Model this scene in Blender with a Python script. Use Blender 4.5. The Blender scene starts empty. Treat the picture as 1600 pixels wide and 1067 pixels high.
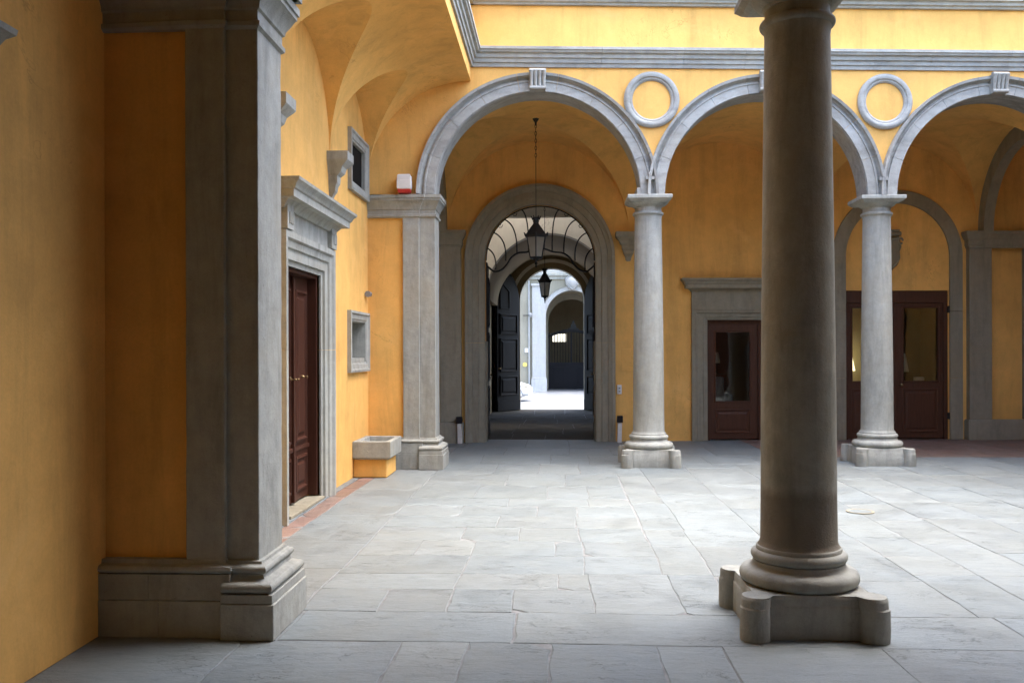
import bpy, bmesh, math, random
from mathutils import noise as mnoise
from mathutils import Vector, Matrix
random.seed(7)
PI = math.pi
sc = bpy.context.scene
C = sc.collection

# ------------------------------------------------------------------ camera, world, sun, exposure
cd = bpy.data.cameras.new('camera'); cam = bpy.data.objects.new('camera', cd); C.objects.link(cam)
cd.sensor_width = 36; cd.lens = 31.5; cd.shift_y = 15.5 / 1600; cd.clip_start = .05; cd.clip_end = 500
cam.matrix_world = Matrix.Translation((0, 0, 1.6)) @ Matrix.Rotation(.05, 4, 'Z') @ Matrix.Rotation(PI / 2, 4, 'X') @ Matrix.Rotation(-.003, 4, 'Z')
sc.camera = cam

SUN_EL, SUN_AZ = math.radians(74), math.radians(84)      # azimuth clockwise from +Y: high, from the right behind the camera
w = bpy.data.worlds.new('World'); sc.world = w; w.use_nodes = True
nt = w.node_tree; nt.nodes.clear()
sky = nt.nodes.new('ShaderNodeTexSky'); sky.sky_type = 'NISHITA'; sky.sun_disc = False
sky.sun_elevation = SUN_EL; sky.sun_rotation = SUN_AZ; sky.dust_density = 3.0; sky.air_density = 1.0; sky.ozone_density = 1.0
hs = nt.nodes.new('ShaderNodeHueSaturation'); hs.inputs['Saturation'].default_value = 1.0     # hazy, nearly overcast sky
bg = nt.nodes.new('ShaderNodeBackground'); bg.inputs['Strength'].default_value = .15
out = nt.nodes.new('ShaderNodeOutputWorld')
nt.links.new(sky.outputs[0], hs.inputs['Color']); nt.links.new(hs.outputs[0], bg.inputs[0]); nt.links.new(bg.outputs[0], out.inputs[0])

sl = bpy.data.lights.new('sun', 'SUN'); so = bpy.data.objects.new('sun', sl); C.objects.link(so)
sl.energy = .5; sl.angle = math.radians(60); sl.color = (1, .98, .95)
sdir = Vector((math.sin(SUN_AZ) * math.cos(SUN_EL), math.cos(SUN_AZ) * math.cos(SUN_EL), math.sin(SUN_EL)))
so.rotation_euler = sdir.to_track_quat('Z', 'Y').to_euler()

vs = sc.view_settings; vs.view_transform = 'Standard'; vs.look = 'None'; vs.gamma = 1; vs.use_curve_mapping = False
vs.exposure = 3.17
cy = sc.cycles
sc.render.engine = 'CYCLES'
cy.max_bounces = 10; cy.diffuse_bounces = 7; cy.glossy_bounces = 4; cy.transmission_bounces = 6; cy.transparent_max_bounces = 12
cy.caustics_reflective = False; cy.caustics_refractive = False
cy.use_denoising = True; cy.use_adaptive_sampling = True; cy.adaptive_threshold = .02
try: cy.denoiser = 'OPENIMAGEDENOISE'
except Exception: pass
cy.sample_clamp_indirect = 8

# ------------------------------------------------------------------ materials
def nodes(name):
    m = bpy.data.materials.new(name); m.use_nodes = True
    n = m.node_tree; n.nodes.clear()
    o = n.nodes.new('ShaderNodeOutputMaterial'); b = n.nodes.new('ShaderNodeBsdfPrincipled')
    n.links.new(b.outputs[0], o.inputs[0])
    return m, n, b
def noise(n, scale, detail=6, rough=.6, vec=None, dist=0):
    t = n.nodes.new('ShaderNodeTexNoise'); t.inputs['Scale'].default_value = scale
    t.inputs['Detail'].default_value = detail; t.inputs['Roughness'].default_value = rough; t.inputs['Distortion'].default_value = dist
    if vec: n.links.new(vec, t.inputs['Vector'])
    return t.outputs[0]
def ramp(n, fac, stops):
    r = n.nodes.new('ShaderNodeValToRGB'); n.links.new(fac, r.inputs[0])
    e = r.color_ramp.elements
    while len(e) < len(stops): e.new(.5)
    for q, (p, c) in zip(e, stops):
        q.position = p; q.color = tuple(c) + (1,) if len(c) == 3 else c
    return r.outputs[0]
def mixc(n, fac, a, b, mode='MIX'):
    x = n.nodes.new('ShaderNodeMix'); x.data_type = 'RGBA'; x.blend_type = mode
    for s, v in ((0, fac), (6, a), (7, b)):
        if isinstance(v, (int, float)): x.inputs[s].default_value = v
        elif isinstance(v, tuple): x.inputs[s].default_value = v + (1,)
        else: n.links.new(v, x.inputs[s])
    return x.outputs[2]
def mathn(n, op, a, b):
    x = n.nodes.new('ShaderNodeMath'); x.operation = op
    for i, v in enumerate((a, b)):
        if isinstance(v, (int, float)): x.inputs[i].default_value = v
        else: n.links.new(v, x.inputs[i])
    return x.outputs[0]
def pos(n, scale=(1, 1, 1)):
    g = n.nodes.new('ShaderNodeNewGeometry'); mp = n.nodes.new('ShaderNodeMapping')
    mp.inputs['Scale'].default_value = scale; n.links.new(g.outputs['Position'], mp.inputs['Vector'])
    return mp.outputs[0]
def bump(n, b, h, strength, dist=.01):
    x = n.nodes.new('ShaderNodeBump'); x.inputs['Strength'].default_value = strength; x.inputs['Distance'].default_value = dist
    n.links.new(h, x.inputs['Height']); n.links.new(x.outputs[0], b.inputs['Normal'])
def g3(v): return (v, v, v)

def mat_plaster(name, col, var=.16):
    m, n, b = nodes(name)
    p = pos(n)
    big = ramp(n, noise(n, .7, 5, .6, p), [(.3, g3(1 - var)), (.7, g3(1 + var * .35))])
    mid = ramp(n, noise(n, 3.5, 6, .65, p), [(.25, g3(1 - var * .7)), (.7, g3(1.03))])
    streak = ramp(n, noise(n, 1.6, 6, .7, pos(n, (2.6, 2.6, .35)), .4), [(.33, g3(1 - var * .75)), (.52, g3(1))])
    fine = ramp(n, noise(n, 60, 3, .6, p), [(.3, g3(.95)), (.7, g3(1.03))])
    c = mixc(n, 1, col, big, 'MULTIPLY'); c = mixc(n, 1, c, mid, 'MULTIPLY'); c = mixc(n, 1, c, streak, 'MULTIPLY'); c = mixc(n, 1, c, fine, 'MULTIPLY')
    blot = ramp(n, noise(n, 2.1, 8, .72, pos(n, (1, 1, .7)), .8), [(.60, g3(0)), (.72, g3(1))])
    c = mixc(n, mathn(n, 'MULTIPLY', blot, .45), c, (col[0] * .78, col[1] * .70, col[2] * .62))
    pale = ramp(n, noise(n, 1.1, 7, .7, pos(n, (1, 1, 1.4)), .6), [(.56, g3(0)), (.70, g3(1))])
    c = mixc(n, mathn(n, 'MULTIPLY', pale, .30), c, tuple(min(.9, x * 1.0 + .07) for x in col))
    hair = mathn(n, 'ABSOLUTE', mathn(n, 'SUBTRACT', noise(n, .8, 6, .6, p, .7), .5), 0)
    hair = mathn(n, 'MULTIPLY', ramp(n, hair, [(0, g3(1)), (.0022, g3(0))]), ramp(n, noise(n, .9, 3, .5, p), [(.54, g3(0)), (.62, g3(1))]))
    c = mixc(n, mathn(n, 'MULTIPLY', hair, .5), c, (col[0] * .45, col[1] * .4, col[2] * .4))
    n.links.new(c, b.inputs['Base Color']); b.inputs['Roughness'].default_value = .85; b.inputs['Specular IOR Level'].default_value = .25
    h = mathn(n, 'ADD', mathn(n, 'MULTIPLY', noise(n, 5, 5, .6, p), 1.0), mathn(n, 'MULTIPLY', noise(n, 90, 4, .6, p), .18))
    bump(n, b, h, .35, .012)
    return m
def mat_stone(name, col, streak_axis='z', var=.25, rough=.72, objvar=.12, warm=.35):
    m, n, b = nodes(name)
    p = pos(n)
    sv = {'z': (3.2, 3.2, .45), 'x': (.5, 3, 3), 'n': (1.4, 1.4, 1.4)}[streak_axis]
    a = ramp(n, noise(n, 2.2, 7, .66, pos(n, sv), .5), [(.28, g3(1 - var)), (.5, g3(1)), (.75, g3(1 + var * .45))])
    c2 = ramp(n, noise(n, 9, 6, .7, p), [(.3, g3(1 - var * .6)), (.7, g3(1.06))])
    fine = ramp(n, noise(n, 130, 3, .6, p), [(.25, g3(.9)), (.75, g3(1.06))])
    oi = n.nodes.new('ShaderNodeObjectInfo')
    ov = ramp(n, oi.outputs['Random'], [(0, g3(1 - objvar)), (1, g3(1 + objvar))])
    c = mixc(n, 1, col, a, 'MULTIPLY'); c = mixc(n, 1, c, c2, 'MULTIPLY'); c = mixc(n, 1, c, fine, 'MULTIPLY'); c = mixc(n, 1, c, ov, 'MULTIPLY')
    wf = ramp(n, noise(n, 1.3, 6, .65, p, .6), [(.45, g3(0)), (.68, g3(1))])
    c = mixc(n, mathn(n, 'MULTIPLY', wf, warm), c, (col[0] * .98, col[1] * .86, col[2] * .68))
    pit = ramp(n, noise(n, 24, 5, .7, p, .4), [(.66, g3(0)), (.73, g3(1))])
    c = mixc(n, mathn(n, 'MULTIPLY', pit, .45), c, (col[0] * .45, col[1] * .42, col[2] * .38))
    lt = ramp(n, noise(n, 3.1, 7, .72, pos(n, (1, 1, .8)), .9), [(.58, g3(0)), (.70, g3(1))])
    c = mixc(n, mathn(n, 'MULTIPLY', lt, .35), c, (col[0] * 1.25, col[1] * 1.25, col[2] * 1.25))
    n.links.new(c, b.inputs['Base Color']); b.inputs['Roughness'].default_value = rough; b.inputs['Specular IOR Level'].default_value = .3
    h = mathn(n, 'ADD', noise(n, 12, 6, .65, p), mathn(n, 'MULTIPLY', noise(n, 110, 4, .6, p), .2))
    h = mathn(n, 'SUBTRACT', h, mathn(n, 'MULTIPLY', pit, .6))
    bump(n, b, h, .7, .010)
    return m
def stain(m, z0, z1):
    n = m.node_tree; b = next(x for x in n.nodes if x.type == 'BSDF_PRINCIPLED'); src = b.inputs['Base Color'].links[0].from_socket
    g = n.nodes.new('ShaderNodeNewGeometry'); sp = n.nodes.new('ShaderNodeSeparateXYZ'); n.links.new(g.outputs['Position'], sp.inputs[0])
    z = mathn(n, 'ADD', sp.outputs[2], mathn(n, 'MULTIPLY', noise(n, 5, 5, .65, pos(n)), .14))
    k = ramp(n, mathn(n, 'DIVIDE', mathn(n, 'SUBTRACT', z, z0), z1 - z0), [(.46, g3(.62)), (.54, g3(0))])
    n.links.new(mixc(n, k, src, (.115, .085, .055)), b.inputs['Base Color'])
    return m
def mat_floor(name, col, warmcol, r0=.42, r1=.64, sp=.4):
    m, n, b = nodes(name)
    oi = n.nodes.new('ShaderNodeObjectInfo')
    off = n.nodes.new('ShaderNodeVectorMath'); off.operation = 'MULTIPLY_ADD'
    off.inputs[0].default_value = (1, 1, 1)
    comb = n.nodes.new('ShaderNodeCombineXYZ'); s = mathn(n, 'MULTIPLY', oi.outputs['Random'], 37.0)
    n.links.new(s, comb.inputs[0]); n.links.new(s, comb.inputs[1])
    g = n.nodes.new('ShaderNodeNewGeometry')
    ad = n.nodes.new('ShaderNodeVectorMath'); ad.operation = 'ADD'; n.links.new(g.outputs['Position'], ad.inputs[0]); n.links.new(comb.outputs[0], ad.inputs[1])
    p = ad.outputs[0]
    mp = n.nodes.new('ShaderNodeMapping'); mp.inputs['Scale'].default_value = (2.0, 5.0, 1); n.links.new(p, mp.inputs['Vector'])
    cle = noise(n, 3.2, 9, .72, mp.outputs[0], .5)
    cl = noise(n, 1.7, 8, .68, p, .8)
    tone = ramp(n, oi.outputs['Random'], [(0, g3(.90)), (.35, g3(.98)), (.7, g3(1.02)), (1, g3(1.07))])
    r2 = mathn(n, 'FRACT', mathn(n, 'MULTIPLY', oi.outputs['Random'], 13.7), 0)
    c = mixc(n, mathn(n, 'MULTIPLY', r2, .55), col, warmcol)
    c = mixc(n, 1, c, tone, 'MULTIPLY')
    c = mixc(n, 1, c, ramp(n, cl, [(.30, g3(.80)), (.5, g3(1)), (.70, g3(1.12))]), 'MULTIPLY')
    c = mixc(n, 1, c, ramp(n, cle, [(.30, g3(.76)), (.46, g3(.97)), (.7, g3(1.07))]), 'MULTIPLY')
    c = mixc(n, 1, c, ramp(n, noise(n, 70, 4, .65, p), [(.28, g3(.86)), (.7, g3(1.05))]), 'MULTIPLY')
    pit = ramp(n, noise(n, 6.5, 7, .75, mp.outputs[0], 1.5), [(.69, g3(0)), (.75, g3(1))])
    c = mixc(n, mathn(n, 'MULTIPLY', pit, .6), c, (col[0] * .35, col[1] * .35, col[2] * .33))
    ln = mathn(n, 'ABSOLUTE', mathn(n, 'SUBTRACT', noise(n, 1.5, 5, .62, mp.outputs[0], .9), .5), 0)
    crk = ramp(n, ln, [(.0, g3(1)), (.006, g3(0))])
    crk = mathn(n, 'MULTIPLY', crk, ramp(n, noise(n, 2.3, 3, .5, p), [(.50, g3(0)), (.60, g3(1))]))
    c = mixc(n, mathn(n, 'MULTIPLY', crk, .75), c, (col[0] * .28, col[1] * .27, col[2] * .25))
    wmp = ramp(n, noise(n, .9, 6, .7, p, .5), [(.42, g3(0)), (.62, g3(1))])
    c = mixc(n, mathn(n, 'MULTIPLY', wmp, .35), c, (warmcol[0] * .92, warmcol[1] * .9, warmcol[2] * .82))
    n.links.new(c, b.inputs['Base Color'])
    n.links.new(ramp(n, cl, [(.3, g3(r0)), (.7, g3(r1))]), b.inputs['Roughness']); b.inputs['Specular IOR Level'].default_value = sp
    h = mathn(n, 'ADD', mathn(n, 'MULTIPLY', cle, 1.0), mathn(n, 'MULTIPLY', noise(n, 55, 5, .65, p), .16))
    h = mathn(n, 'SUBTRACT', h, mathn(n, 'MULTIPLY', mathn(n, 'ADD', pit, crk), .5))
    bump(n, b, h, .8, .014)
    return m
def mat_simple(name, col, rough=.6, metal=0, var=.12, sc_=14, bmp=.15, spec=.4):
    m, n, b = nodes(name); p = pos(n)
    a = ramp(n, noise(n, sc_, 6, .65, p), [(.3, g3(1 - var)), (.7, g3(1 + var * .5))])
    n.links.new(mixc(n, 1, col, a, 'MULTIPLY'), b.inputs['Base Color'])
    b.inputs['Roughness'].default_value = rough; b.inputs['Metallic'].default_value = metal; b.inputs['Specular IOR Level'].default_value = spec
    if bmp: bump(n, b, noise(n, sc_ * 4, 5, .6, p), bmp, .004)
    return m
def mat_wood(name, col, rough=.42):
    m, n, b = nodes(name)
    gr = noise(n, 7, 8, .65, pos(n, (7, 7, .5)), .8)
    a = ramp(n, gr, [(.25, g3(.62)), (.5, g3(1)), (.8, g3(1.25))])
    n.links.new(mixc(n, 1, col, a, 'MULTIPLY'), b.inputs['Base Color'])
    n.links.new(ramp(n, gr, [(.2, g3(rough - .08)), (.8, g3(rough + .12))]), b.inputs['Roughness'])
    bump(n, b, gr, .2, .003); b.inputs['Specular IOR Level'].default_value = .22
    return m
def mat_glass(name, tint=(.9, .92, .9), refl=1.5):
    m = bpy.data.materials.new(name); m.use_nodes = True; n = m.node_tree; n.nodes.clear()
    o = n.nodes.new('ShaderNodeOutputMaterial'); t = n.nodes.new('ShaderNodeBsdfTransparent'); t.inputs[0].default_value = tint + (1,)
    g = n.nodes.new('ShaderNodeBsdfGlossy'); g.inputs['Roughness'].default_value = .03
    f = n.nodes.new('ShaderNodeFresnel'); f.inputs[0].default_value = refl
    wv = noise(n, 2.5, 2, .5, pos(n)); bm_ = n.nodes.new('ShaderNodeBump'); bm_.inputs['Strength'].default_value = .06; bm_.inputs['Distance'].default_value = .05
    n.links.new(wv, bm_.inputs['Height']); n.links.new(bm_.outputs[0], g.inputs['Normal'])
    x = n.nodes.new('ShaderNodeMixShader'); n.links.new(f.outputs[0], x.inputs[0]); n.links.new(t.outputs[0], x.inputs[1]); n.links.new(g.outputs[0], x.inputs[2])
    n.links.new(x.outputs[0], o.inputs[0])
    return m
def mat_emit(name, col, s):
    m, n, b = nodes(name)
    b.inputs['Base Color'].default_value = col + (1,); b.inputs['Emission Color'].default_value = col + (1,); b.inputs['Emission Strength'].default_value = s
    b.inputs['Roughness'].default_value = .8
    return m

OCHRE = mat_plaster('ochre_plaster', (.86, .488, .140), .20)
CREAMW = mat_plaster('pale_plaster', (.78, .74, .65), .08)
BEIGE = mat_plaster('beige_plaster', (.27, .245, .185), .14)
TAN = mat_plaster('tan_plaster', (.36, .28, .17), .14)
STONE = mat_stone('grey_sandstone', (.345, .352, .318), 'z', .32, .72, .05)
STONEH = mat_stone('grey_sandstone_moulding', (.355, .358, .335), 'x', .38, .72, .07)
STONED = mat_stone('brown_grey_sandstone', (.275, .252, .188), 'z', .25, .75, .06)
STONEW = mat_stone('white_limestone', (.33, .328, .315), 'z', .14)
STONEST = stain(mat_stone('damp_stained_sandstone', (.31, .305, .255), 'z', .34, .72, .05), .45, 1.25)
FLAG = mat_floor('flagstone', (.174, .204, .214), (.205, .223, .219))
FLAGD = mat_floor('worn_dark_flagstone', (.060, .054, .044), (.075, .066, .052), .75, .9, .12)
MORTAR = mat_simple('joint_earth', (.23, .235, .235), .95, 0, .4, 9, .4, .1)
TERRA = mat_floor('terracotta', (.22, .145, .12), (.21, .155, .13))
REDW = mat_wood('oxblood_painted_wood', (.055, .020, .012), .40)
BROWNW = mat_wood('dark_brown_wood', (.078, .034, .020), .45)
BLACKW = mat_wood('black_painted_wood', (.011, .010, .012), .6)
IRON = mat_simple('black_iron', (.02, .02, .02), .5, .3, .2, 30)
BRASS = mat_simple('worn_brass', (.32, .22, .11), .35, 1, .2, 30)
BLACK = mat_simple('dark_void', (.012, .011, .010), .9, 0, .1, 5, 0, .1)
WHITE = mat_simple('white_plastic', (.75, .74, .72), .4, 0, .05, 20, 0)
WMARB = mat_simple('white_marble', (.62, .60, .56), .45, 0, .15, 9, .1)
REDP = mat_simple('red_plastic', (.45, .03, .025), .35, 0, .05, 20, 0)
GREYP = mat_simple('grey_plastic', (.22, .22, .22), .5, 0, .1, 20, 0)
CARW = mat_simple('white_car_paint', (.75, .76, .76), .25, 0, .02, 20, 0, .5)
RUBBER = mat_simple('tyre_rubber', (.02, .02, .02), .8, 0, .1, 30)
ALLOY = mat_simple('alloy_wheel', (.55, .55, .56), .35, .8, .05, 20, 0)
GLASS = mat_glass('door_glass', (.9, .92, .9), 1.85)
def mat_frosted(name, col):
    m = bpy.data.materials.new(name); m.use_nodes = True; n = m.node_tree; n.nodes.clear()
    o = n.nodes.new('ShaderNodeOutputMaterial'); t = n.nodes.new('ShaderNodeBsdfTranslucent'); t.inputs[0].default_value = col + (1,)
    d_ = n.nodes.new('ShaderNodeBsdfPrincipled'); d_.inputs['Roughness'].default_value = .25
    n.links.new(ramp(n, noise(n, 8, 5, .6, pos(n)), [(.3, tuple(c * .7 for c in col)), (.7, col)]), d_.inputs['Base Color'])
    x = n.nodes.new('ShaderNodeMixShader'); x.inputs[0].default_value = .5; n.links.new(t.outputs[0], x.inputs[1]); n.links.new(d_.outputs[0], x.inputs[2])
    tr_ = n.nodes.new('ShaderNodeBsdfTransparent'); y = n.nodes.new('ShaderNodeMixShader'); y.inputs[0].default_value = .22
    n.links.new(x.outputs[0], y.inputs[1]); n.links.new(tr_.outputs[0], y.inputs[2]); n.links.new(y.outputs[0], o.inputs[0])
    return m
GLASSL = mat_frosted('frosted_lantern_glass', (.46, .43, .35))
YSIGN = mat_simple('yellow_sign', (.65, .52, .12), .5, 0, .05, 20, 0)
ASPH = mat_floor('street_paving', (.20, .21, .22), (.22, .215, .21))
FABRIC = mat_simple('blue_grey_fabric', (.20, .25, .27), .9, 0, .2, 12, .3)
SHADE = mat_simple('pale_lamp_shade', (.70, .66, .55), .9, 0, .05, 20, 0)
SHADELIT = mat_emit('lit_lamp_shade', (.85, .72, .42), .4)
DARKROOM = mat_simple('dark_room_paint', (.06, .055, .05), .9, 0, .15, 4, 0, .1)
CREAMROOM = mat_plaster('cream_room_paint', (.72, .62, .36), .05)

# ------------------------------------------------------------------ mesh helpers
class MB:
    def __init__(s): s.v = []; s.f = []
    def add(s, vs, fs):
        o = len(s.v); s.v += [tuple(p) for p in vs]; s.f += [tuple(i + o for i in f) for f in fs]; return s
    def box(s, a, b):
        (x0, y0, z0), (x1, y1, z1) = a, b
        return s.add([(x0, y0, z0), (x1, y0, z0), (x1, y1, z0), (x0, y1, z0), (x0, y0, z1), (x1, y0, z1), (x1, y1, z1), (x0, y1, z1)],
                     [(0, 3, 2, 1), (4, 5, 6, 7), (0, 1, 5, 4), (1, 2, 6, 5), (2, 3, 7, 6), (3, 0, 4, 7)])
    def mbox(s, M, x0, x1, d0, d1, z0, z1):
        P = [M(x, d, z) for z in (z0, z1) for x, d in ((x0, d0), (x1, d0), (x1, d1), (x0, d1))]
        return s.add(P, [(0, 3, 2, 1), (4, 5, 6, 7), (0, 1, 5, 4), (1, 2, 6, 5), (2, 3, 7, 6), (3, 0, 4, 7)])
    def lathe(s, prof, n=40, c=(0, 0, 0)):
        o = []; m = len(prof)
        for i in range(n):
            a = 2 * PI * i / n
            for r, z in prof: o.append((c[0] + r * math.cos(a), c[1] + r * math.sin(a), c[2] + z))
        fs = [(i * m + j, ((i + 1) % n) * m + j, ((i + 1) % n) * m + j + 1, i * m + j + 1) for i in range(n) for j in range(m - 1)]
        fs.append(tuple(i * m for i in range(n))[::-1]); fs.append(tuple(i * m + m - 1 for i in range(n)))
        return s.add(o, fs)
    def prism(s, poly, fn, t0, t1):
        """poly of 2-D points, fn(p,q,t)->xyz"""
        n = len(poly)
        V = [fn(p, q, t0) for p, q in poly] + [fn(p, q, t1) for p, q in poly]
        F = [tuple(range(n))[::-1], tuple(range(n, 2 * n))] + [(i, (i + 1) % n, n + (i + 1) % n, n + i) for i in range(n)]
        return s.add(V, F)
    def loft(s, rings, closed_ring=True, caps=True):
        m = len(rings[0]); V = [p for r in rings for p in r]; F = []
        for i in range(len(rings) - 1):
            for j in range(m if closed_ring else m - 1):
                k = (j + 1) % m; F.append((i * m + j, i * m + k, (i + 1) * m + k, (i + 1) * m + j))
        if caps and closed_ring: F += [tuple(range(m))[::-1], tuple(range((len(rings) - 1) * m, len(rings) * m))]
        return s.add(V, F)
    def tube(s, pts, r, n=8):
        pts = [Vector(p) for p in pts]; rings = []
        up = Vector((0, 0, 1)); prev = None
        for i, p in enumerate(pts):
            t = (pts[min(i + 1, len(pts) - 1)] - pts[max(i - 1, 0)]).normalized()
            a = (prev - t * prev.dot(t)) if prev else t.cross(up if abs(t.z) < .9 else Vector((1, 0, 0)))
            a.normalize(); prev = a; b = t.cross(a)
            rr = r[i] if isinstance(r, (list, tuple)) else r
            rings.append([p + a * rr * math.cos(2 * PI * k / n) + b * rr * math.sin(2 * PI * k / n) for k in range(n)])
        return s.loft(rings)
    def moulding(s, path, prof, closed=False):
        """sweep profile [(out,z)] along plan path [(x,y)] ; outward = right-hand side of travel; mitred"""
        P = [Vector(p) for p in path]; N = len(P); rings = []
        for i in range(N):
            nrm = []
            for a, b in (((i - 1), i), (i, i + 1)):
                if closed: a %= N; b %= N
                if 0 <= a < N and 0 <= b < N:
                    d = (P[b] - P[a]).normalized(); nrm.append(Vector((d.y, -d.x)))
            if len(nrm) == 2:
                mv = (nrm[0] + nrm[1]); mv = mv / max(.2, (1 + nrm[0].dot(nrm[1])))
            else: mv = nrm[0]
            rings.append([(P[i].x + mv.x * o, P[i].y + mv.y * o, z) for o, z in prof])
        if closed: rings.append(rings[0])
        return s.loft(rings, True, not closed)
    def arc(s, M, cx, zs, prof, a0=0, a1=PI, n=36):
        """sweep profile [(radius, dy)] around arch centre"""
        rings = []
        for i in range(n + 1):
            a = a0 + (a1 - a0) * i / n
            rings.append([M(cx + r * math.cos(a), d, zs + r * math.sin(a)) for r, d in prof])
        full = abs(abs(a1 - a0) - 2 * PI) < 1e-6
        return s.loft(rings, True, not full)
    def build(s, name, mat, parent=None, smooth=None, bevel=0, **kw):
        me = bpy.data.meshes.new(name); me.from_pydata(s.v, [], s.f)
        bm = bmesh.new(); bm.from_mesh(me)
        bmesh.ops.remove_doubles(bm, verts=bm.verts, dist=1e-5)
        bmesh.ops.recalc_face_normals(bm, faces=bm.faces); bm.to_mesh(me); bm.free()
        me.materials.append(mat)
        o = bpy.data.objects.new(name, me); C.objects.link(o)
        if parent: attach(o, parent)
        if smooth is not None:
            me.shade_smooth(); me.set_sharp_from_angle(angle=math.radians(smooth))
        if bevel:
            b = o.modifiers.new('bevel', 'BEVEL'); b.width = bevel; b.segments = 2; b.limit_method = 'ANGLE'; b.angle_limit = math.radians(40)
        for k, v in kw.items(): o[k] = v
        return o
def attach(o, parent):
    o.parent = parent
    if parent.type == 'EMPTY' or True:
        o.matrix_parent_inverse = Matrix.Translation(-wloc(parent))
def wloc(o):
    v = Vector(o.location)
    # parents here carry translation only
    if o.parent: v = v + wloc(o.parent) + o.matrix_parent_inverse.translation
    return v
WORN = bpy.data.textures.new('worn_stone', 'CLOUDS'); WORN.noise_scale = .11; WORN.noise_depth = 3
def wear(o, levels=4, amp=.007):
    """finely subdivide a dressed block and make its faces and arrises slightly uneven"""
    m = o.modifiers.new('subdivide', 'SUBSURF'); m.subdivision_type = 'SIMPLE'; m.levels = levels; m.render_levels = levels
    d = o.modifiers.new('wear', 'DISPLACE'); d.texture = WORN; d.texture_coords = 'GLOBAL'; d.strength = amp; d.mid_level = .5
    return o
def thing(name, label, cat, loc=(0, 0, 0), group=None):
    o = bpy.data.objects.new(name, None); o.empty_display_size = .2; C.objects.link(o); o.location = loc
    o['label'] = label; o['category'] = cat
    if group: o['group'] = group
    return o
def tag(o, label, cat, group=None):
    o['label'] = label; o['category'] = cat
    if group: o['group'] = group
    return o

def strip_wall(mb, M, x0, x1, z0, z1, d0, d1, holes, seg=28, caps=True):
    """wall between x0..x1, z0..z1, faces at offsets d0 and d1, with holes ('r',xa,xb,za,zb) or ('a',cx,r,zs,zlow)"""
    xs = {x0, x1}
    for h in holes:
        if h[0] == 'r': xs |= {h[1], h[2]}
        else:
            for i in range(seg + 1): xs.add(round(h[1] - h[2] * math.cos(PI * i / seg), 6))
    xs = sorted(x for x in xs if x0 - 1e-6 <= x <= x1 + 1e-6)
    def quad(a, b, c, d): mb.add([a, b, c, d], [(0, 1, 2, 3)])
    def panel(xa, xb, la, lb, ha, hb):
        for d in (d0, d1): quad(M(xa, d, la), M(xb, d, lb), M(xb, d, hb), M(xa, d, ha))
    for xa, xb in zip(xs, xs[1:]):
        xm = (xa + xb) / 2; hit = []
        for h in holes:
            if h[0] == 'r' and h[1] < xm < h[2]: hit.append((h[3], h[3], h[4], h[4], h))
            if h[0] == 'a' and abs(xm - h[1]) < h[2]:
                ta = h[3] + math.sqrt(max(0, h[2] ** 2 - (xa - h[1]) ** 2)); tb = h[3] + math.sqrt(max(0, h[2] ** 2 - (xb - h[1]) ** 2))
                hit.append((h[4], h[4], ta, tb, h))
        hit.sort(key=lambda t: t[0])
        ca = cb = z0
        for la, lb, ta, tb, h in hit:
            if la > ca + 1e-6: panel(xa, xb, ca, cb, la, lb); quad(M(xa, d0, la), M(xb, d0, lb), M(xb, d1, lb), M(xa, d1, la))
            quad(M(xa, d0, ta), M(xb, d0, tb), M(xb, d1, tb), M(xa, d1, ta))
            ca, cb = ta, tb
        panel(xa, xb, ca, cb, z1, z1)
        if not hit: quad(M(xa, d0, z0), M(xb, d0, z0), M(xb, d1, z0), M(xa, d1, z0))
        quad(M(xa, d0, z1), M(xb, d0, z1), M(xb, d1, z1), M(xa, d1, z1))
    for h in holes:
        for x in ((h[1], h[2]) if h[0] == 'r' else (h[1] - h[2], h[1] + h[2])):
            lo, hi = (h[3], h[4]) if h[0] == 'r' else (h[4], h[3])
            if hi > lo + 1e-6 and x0 - 1e-6 <= x <= x1 + 1e-6: quad(M(x, d0, lo), M(x, d1, lo), M(x, d1, hi), M(x, d0, hi))
    if caps:
        for x in (x0, x1): quad(M(x, d0, z0), M(x, d1, z0), M(x, d1, z1), M(x, d0, z1))
    return mb
def groin(M, x0, x1, d0, d1, zs, h, n=24):
    mb = MB(); V = []; F = []; xc, a, dc, b = (x0 + x1) / 2, (x1 - x0) / 2, (d0 + d1) / 2, (d1 - d0) / 2
    for i in range(n + 1):
        u = -1 + 2 * i / n
        for j in range(n + 1):
            v = -1 + 2 * j / n
            V.append(M(xc + a * math.sin(u * PI / 2), dc + b * math.sin(v * PI / 2), zs + h * math.cos(min(abs(u), abs(v)) * PI / 2)))
    k = n + 1
    for i in range(n):
        for j in range(n):
            q = (i * k + j, (i + 1) * k + j, (i + 1) * k + j + 1, i * k + j + 1)
            u = i + .5 - n / 2; v = j + .5 - n / 2
            if abs(abs(u) - abs(v)) < 1e-6:
                if u * v > 0: F += [(q[0], q[1], q[2]), (q[0], q[2], q[3])]
                else: F += [(q[0], q[1], q[3]), (q[1], q[2], q[3])]
            else: F.append(q)
    return mb.add(V, F)
W = lambda x, d, z: (x, d, z)
FAR = lambda x, d, z: (x, 12.67 + .085 * (x - 1.355) + d, z)        # the far arcade stands slightly askew
BACK = lambda x, d, z: (x, 15.99 + .085 * (x - 1.355) + d, z)
NEAR = lambda x, d, z: (x, 5.36 + .043 * (x - 1.42) + d, z)
SIDE = lambda y, d, z: (-2.59 - d, y, z)                            # left wall: d runs into the wall
OVER = lambda y, d, z: (-1.17 - d, y, z)
ZS, RA = 3.75, 1.42                                                  # springing height and arch radius
C1, C2, C3 = 1.285, 4.53, 7.775
ARCHES = (-.25, 2.9075, 6.15)

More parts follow.
